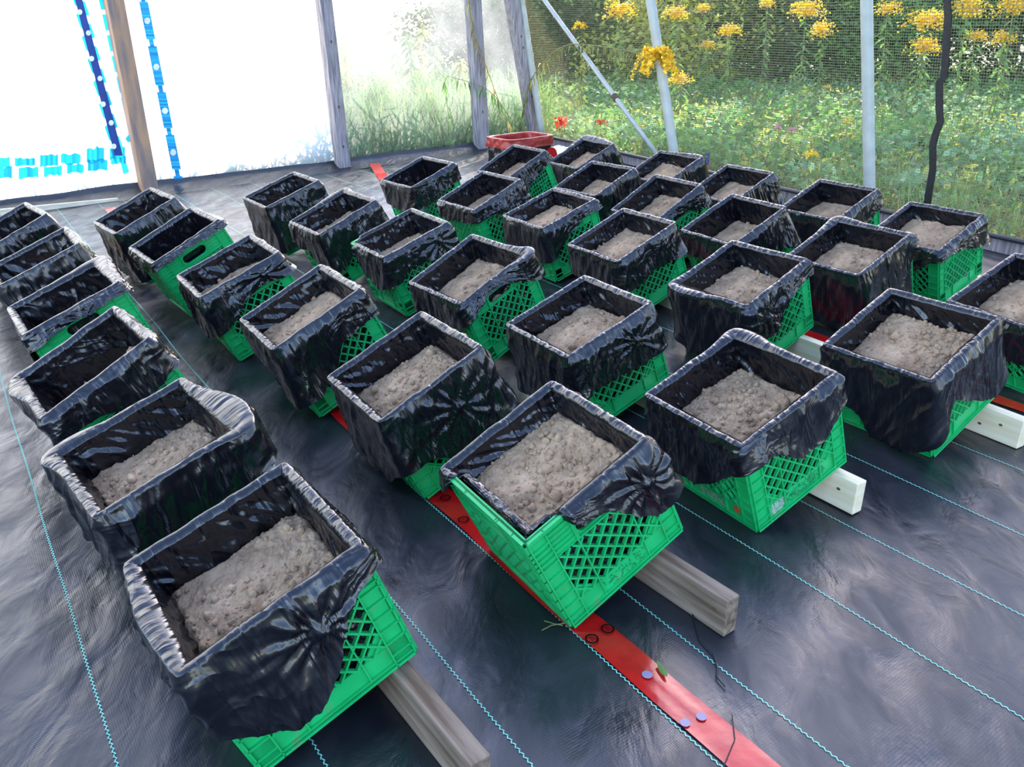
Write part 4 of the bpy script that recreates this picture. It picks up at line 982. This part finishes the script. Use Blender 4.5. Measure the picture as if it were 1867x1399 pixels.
SH = [(-.6, 16.6, 1.7, 'leaf_b', 'dark green shrub straight beyond the corner hoop'), (.9, 16.2, 2.2, 'leaf_b', 'dark green shrub behind the top of the slanting brace pipe'),
      (2.9, 15.6, 2.1, 'leaf_y', 'yellow-tinged shrub beyond the brace pipe'), (4.6, 15.6, 2.4, 'leaf_b', 'tall dark shrub behind the leaning hoop'),
      (6.6, 14.9, 2.3, 'leaf_a', 'mid green shrub right of the leaning hoop'), (8.2, 14.2, 2.5, 'leaf_b', 'dark shrub with goldenrod in front, left of the upright hoop'),
      (9.6, 13.2, 2.3, 'leaf_a', 'green shrub behind the upright hoop'), (10.8, 12.2, 2.4, 'leaf_y', 'yellowing shrub behind the black strap'),
      (12.0, 11.2, 2.4, 'leaf_b', 'dark shrub beyond the netting at the right edge'), (13.0, 9.8, 2.3, 'leaf_a', 'green shrub nearest the right end of the hedge')]
for i, (x, y, h, mt, lb) in enumerate(SH): shrub(x, y, 1.7, 1.3, h, M[mt], 40 + i, lb)
BK = [(1.0, 20.8, 3.5), (2.4, 20.5, 3.5), (4.6, 20.0, 3.6), (7.2, 19.0, 3.7), (9.5, 18.2, 3.5), (11.5, 17.2, 3.6), (14, 15.5, 3.8), (16, 13, 3.6)]
for i, (x, y, h) in enumerate(BK):
    shrub(x, y, 2.6, 1.7, h, M['leaf_b'], 70 + i, 'dark bushy tree filling the back of the hedge', 11000, .22, .0, 'hedge_tree', 'tree')['group'] = 'trees at the back of the hedge'
# unseen trees above the picture top, added to block sun from the tunnel
for i, (q_, dist, z_, r_) in enumerate([(-.6, 19, 7.2, 2.1), (2.2, 19.5, 7.4, 2.3), (5.4, 19, 7.2, 2.4), (8.6, 19, 7.2, 2.4), (.9, 23, 9.0, 2.4), (4.2, 23, 9.2, 2.4)]):
    sxn, cxn = math.sin(SUN_AZ), math.cos(SUN_AZ)
    x, y = sxn * dist + cxn * q_, cxn * dist - sxn * q_
    e = empty('sun_blocker_tree', (x, y, -.03)); tag(e, 'unseen added tree blocking sun from the crates', 'tree', 'unseen trees added to shade the crates')
    rs = np.random.RandomState(200 + i); k = 5200; qv = rs.randn(k, 3); qv /= np.linalg.norm(qv, axis=1)[:, None]; qv *= (.2 + .85 * rs.rand(k, 1) ** .6)
    cloud_obj('crown', qv * np.array([r_, r_ * .8, r_ * .95]) + np.array([0, 0, z_]), .34, .22, M['leaf_b'], e, 5 + i)
    mb = MB(); mb.tube([(0, 0, 0), (.1, 0, z_ * .5), (0, .1, z_)], [.16, .12, .06], 8); mb.build('trunk', M['oldwood'], e)

# goldenrod: stalk, leaves, drooping flower plumes
def plant(base, pts, r, leafn, leafL, flower, seed, name, label, cat, leafmat_='leaf_a', group=None, fl=.10, dropleaf=False, flmat='gold', leafW=.16, npl=34, jit=.05):
    e = empty(name, base); tag(e, label, cat, group); rs = np.random.RandomState(seed)
    P = [Vector(p) for p in pts]; mb = MB(); mb.tube(P, [r * (1 - .6 * i / len(P)) for i in range(len(P))], 5); mb.build('stem', M['stem'], e)
    if leafn:
        V = []; seg = len(P) - 1
        for k in range(leafn):
            q = (k + rs.rand()) / leafn * .96 * seg; i = int(q); p = P[i].lerp(P[i + 1], q - i)
            a = rs.rand() * 2 * PI; L = leafL * (.6 + .7 * rs.rand()); d = Vector((math.cos(a), math.sin(a), -.5 if not dropleaf else -2.2)).normalized(); s_ = d.cross(Vector((0, 0, 1)))
            if s_.length < .1: s_ = Vector((1, 0, 0))
            s_.normalize(); W_ = L * leafW
            V += [p, p + d * L * .45 + s_ * W_ + Vector((0, 0, L * .06)), p + d * L + Vector((0, 0, -L * .15)), p + d * L * .45 - s_ * W_ + Vector((0, 0, L * .06))]
        make('leaves', [tuple(v) for v in V], np.arange(len(V)).reshape(-1, 4), M[leafmat_], e)
    if flower:
        C = []
        for k in range(flower):
            a = rs.rand() * 2 * PI; L = fl * (.5 + .6 * rs.rand()); q0 = P[-1]
            for j in range(npl):
                u = j / npl; C.append(np.array(q0) + np.array([math.cos(a) * L * u, math.sin(a) * L * u, L * .5 * math.sin(u * PI) - L * (.9 if dropleaf else .2) * u * u]) + rs.randn(3) * fl * jit)
        cloud_obj('flower_plume', np.array(C), fl * .13, fl * .10, M[flmat], e, seed)
    return e
# arching goldenrod inside, bending from the corner over to the leaning hoop
def S(px, py, o=.12): return side(px, py, o)
def rel(P): b_ = P[0]; return tuple(b_), [p - b_ for p in P]
P = [S(946, 250, .15), S(955, 200, .15), S(965, 150, .15), S(985, 118, .14), S(1015, 90, .13), S(1040, 80, .12), S(1080, 82, .12), S(1120, 88, .12), S(1160, 96, .12), S(1196, 104, .12)]
b_, R_ = rel(P)
ag = plant(b_, R_, .006, 120, .09, 16, 3, 'goldenrod', 'arching goldenrod stalk with bright yellow bloom hanging at the leaning hoop', 'flower', 'leaf_olive', None, .17, True, leafW=.09, npl=150, jit=.06)
P = [S(1062, 190, .1), S(1058, 150, .1), S(1061, 100, .1), S(1060, 50, .1)]
b_, R_ = rel(P); plant(b_, R_, .004, 34, .08, 9, 5, 'goldenrod', 'upright goldenrod with pale orange bloom beside the brace pipe', 'flower', 'leaf_y', None, .09, leafW=.14)
def Wl(px, py, o=.15): return wall(px, py, o)
P = [Wl(852, -15), Wl(858, 30), Wl(870, 75), Wl(884, 115), Wl(900, 160), Wl(918, 205), Wl(938, 240)]
b_, R_ = rel(P); plant(b_, R_, .005, 46, .10, 0, 7, 'dry_stalk', 'dry leafy stalk hanging down across the grey post', 'plant', 'leaf_o', None, .1, True, leafW=.09)
P = [Wl(948, 250), Wl(930, 215), Wl(905, 178), Wl(885, 160), Wl(850, 148), Wl(815, 138), Wl(811, 150), Wl(815, 190), Wl(822, 240), Wl(826, 282)]
b_, R_ = rel(P); plant(b_, R_, .004, 40, .10, 0, 9, 'drooping_stalk', 'bent green stalk drooping in front of the clear film', 'plant', 'leaf_a', None, .1, True, leafW=.10)
P = [S(1024, 262, -.1), S(1022, 235, -.1)]
b_, R_ = rel(P); b_ = at(1025, 268); pf = plant(tuple(b_), [Vector((0, 0, 0)), Vector((.0, 0, .12)), Vector((-.01, 0, .22))], .004, 4, .06, 0, 13, 'poppy', 'single red poppy standing in the grass near the far corner', 'flower', 'leaf_o')
C = np.random.RandomState(3).randn(40, 3) * np.array([.026, .026, .030]) + np.array([-.01, 0, .24]); cloud_obj('petals', C, .04, .04, M['poppy'], pf, 4)
# goldenrods standing along the hedge
GR = [(1235, 30, 12.2), (1285, 18, 12.6), (1330, 60, 12.0), (1470, 25, 11.4), (1500, 60, 11.6), (1290, 85, 12.4), (1620, 20, 10.6), (1685, 45, 10.4), (1685, 90, 10.2), (1780, 70, 9.4), (1830, 75, 9.0), (1765, 20, 9.8), (1850, 20, 9.0), (1400, 10, 12.0), (1240, 150, 10.0), (1130, 25, 13.0)]
for i, (px, py, yy) in enumerate(GR):
    p = at_depth(px, py, yy); h_ = p.z + .03
    plant((p.x, p.y, -.03), [Vector((0, 0, 0)), Vector((.03, 0, h_ * .5)), Vector((0, .02, max(h_, .25)))], .008, 40, .13, 14, 100 + i, 'goldenrod', 'yellow goldenrod in bloom standing before the hedge', 'flower', 'leaf_a', 'goldenrods before the hedge', [.22, .13, .17, .26][i % 4], npl=40, jit=.13)
# small flowers low in the meadow
for i, (px, py, mt, lb) in enumerate([(1507, 160, 'gold', 'lone small yellow bloom left of the upright hoop'), (1095, 226, 'poppy', 'faint red bloom low in the meadow'), (1443, 240, 'pinkf', 'pink bloom on pale stems in the meadow'), (1420, 236, 'pinkf', 'pale pink bloom left of the pink one'),
                                      (1478, 285, 'gold', 'small yellow bloom above the row beside the netting'), (1545, 225, 'gold', 'yellow bloom close to the upright hoop')]):
    p = at(px, py, .35); plant((p.x, p.y, -.03), [Vector((0, 0, 0)), Vector((.01, 0, .2)), Vector((0, 0, .38))], .004, 14, .07, 7, 140 + i, 'meadow_flower', lb, 'flower', 'leaf_y', None, .07, flmat=mt)
# big leaved plant at the foot of the netting
p = at(1410, 330); plant((p.x + .2, p.y + .35, -.03), [Vector((0, 0, 0)), Vector((0, 0, .1)), Vector((0, 0, .18))], .008, 12, .26, 0, 151, 'broadleaf_weed', 'broad-leaved weed behind the crates at the foot of the netting', 'plant', 'leaf_a', None, leafW=.3)
p = at(1845, 445); plant((p.x - .02, p.y + .02, 0), [Vector((0, 0, 0)), Vector((-.02, 0, .08)), Vector((-.05, 0, .16))], .004, 34, .09, 0, 152, 'spiky_weed', 'small spiky weed growing through at the right crate', 'plant', 'leaf_a', None, leafW=.07)
for i, (px, dd2, h_, mt) in enumerate([(640, 2.6, 1.15, 'leaf_a'), (705, 3.2, 1.0, 'leaf_y'), (765, 2.4, 1.35, 'leaf_a'), (830, 3.0, 1.05, 'leaf_c'), (900, 3.4, .9, 'leaf_c'), (955, 3.0, .75, 'leaf_y'), (680, 1.5, .7, 'leaf_a'), (800, 1.6, .75, 'leaf_y')]):
    p = wall(px, 250, -.1); p = p + WN * dd2 + (p - Vector((0, 0, 0))).normalized() * .2
    e = shrub(p.x, p.y, .62, .5, h_, M[mt], 300 + i, 'leafy bush of weeds standing farther behind the clear film', 2600, .075, 0, 'weed_bush', 'plant'); e['group'] = 'weed bushes behind the clear film'
# tall weeds right behind the clear film
wd_list = [(622, 50, 1.0), (650, 110, 1.2), (672, 75, 1.6), (700, 130, 1.1), (722, 90, 1.5), (746, 50, 1.0), (765, 30, 1.9), (790, 75, 1.2), (812, 120, 1.5), (835, 100, 1.0), (900, 120, 1.4), (925, 140, 1.0), (952, 150, 1.3), (640, 150, .8), (690, 170, .7), (770, 150, .7), (850, 160, .8)]
for i, (px, py, dd2) in enumerate(wd_list):
    p = wall(px, py, -dd2); h_ = max(p.z + .03, .3)
    plant((p.x, p.y, -.03), [Vector((0, 0, 0)), Vector((.03 * math.sin(i), 0, h_ * .35)), Vector((0, .03, h_ * .7)), Vector((.05 * math.cos(i * 2), 0, h_))], .007, 110, .13, 0, 170 + i, 'tall_weed', 'tall leafy weed standing just behind the clear film', 'plant', 'leaf_a' if i % 3 else 'leaf_y', 'tall weeds behind the clear film', leafW=.11)
rs = np.random.RandomState(31); n = 15000; a = a_p2 + rs.rand(n) * (wlen - a_p2 + .5); dpt = .15 + 3.2 * rs.rand(n) ** 1.3; hz = rs.rand(n) * (.30 + .35 * rs.rand(n))
g = np.stack([W0.x + WD.x * a + WN.x * dpt, W0.y + WD.y * a + WN.y * dpt, hz], -1); tag(cloud_obj('grass_thicket', g, .24, .010, M['leaf_a'], None, 8, 1.2), 'green grass pressed up behind the clear film', 'grass', kind='stuff')
n = 5000; a = -3 + rs.rand(n) * (a_p2 + 3); dpt = .10 + .3 * rs.rand(n); hz = rs.rand(n) * .16
g = np.stack([W0.x + WD.x * a + WN.x * dpt, W0.y + WD.y * a + WN.y * dpt, hz], -1); tag(cloud_obj('grass_fringe', g, .14, .008, M['leaf_a'], None, 9, 1.2), 'low grass fringe behind the foot of the white film', 'grass', kind='stuff')
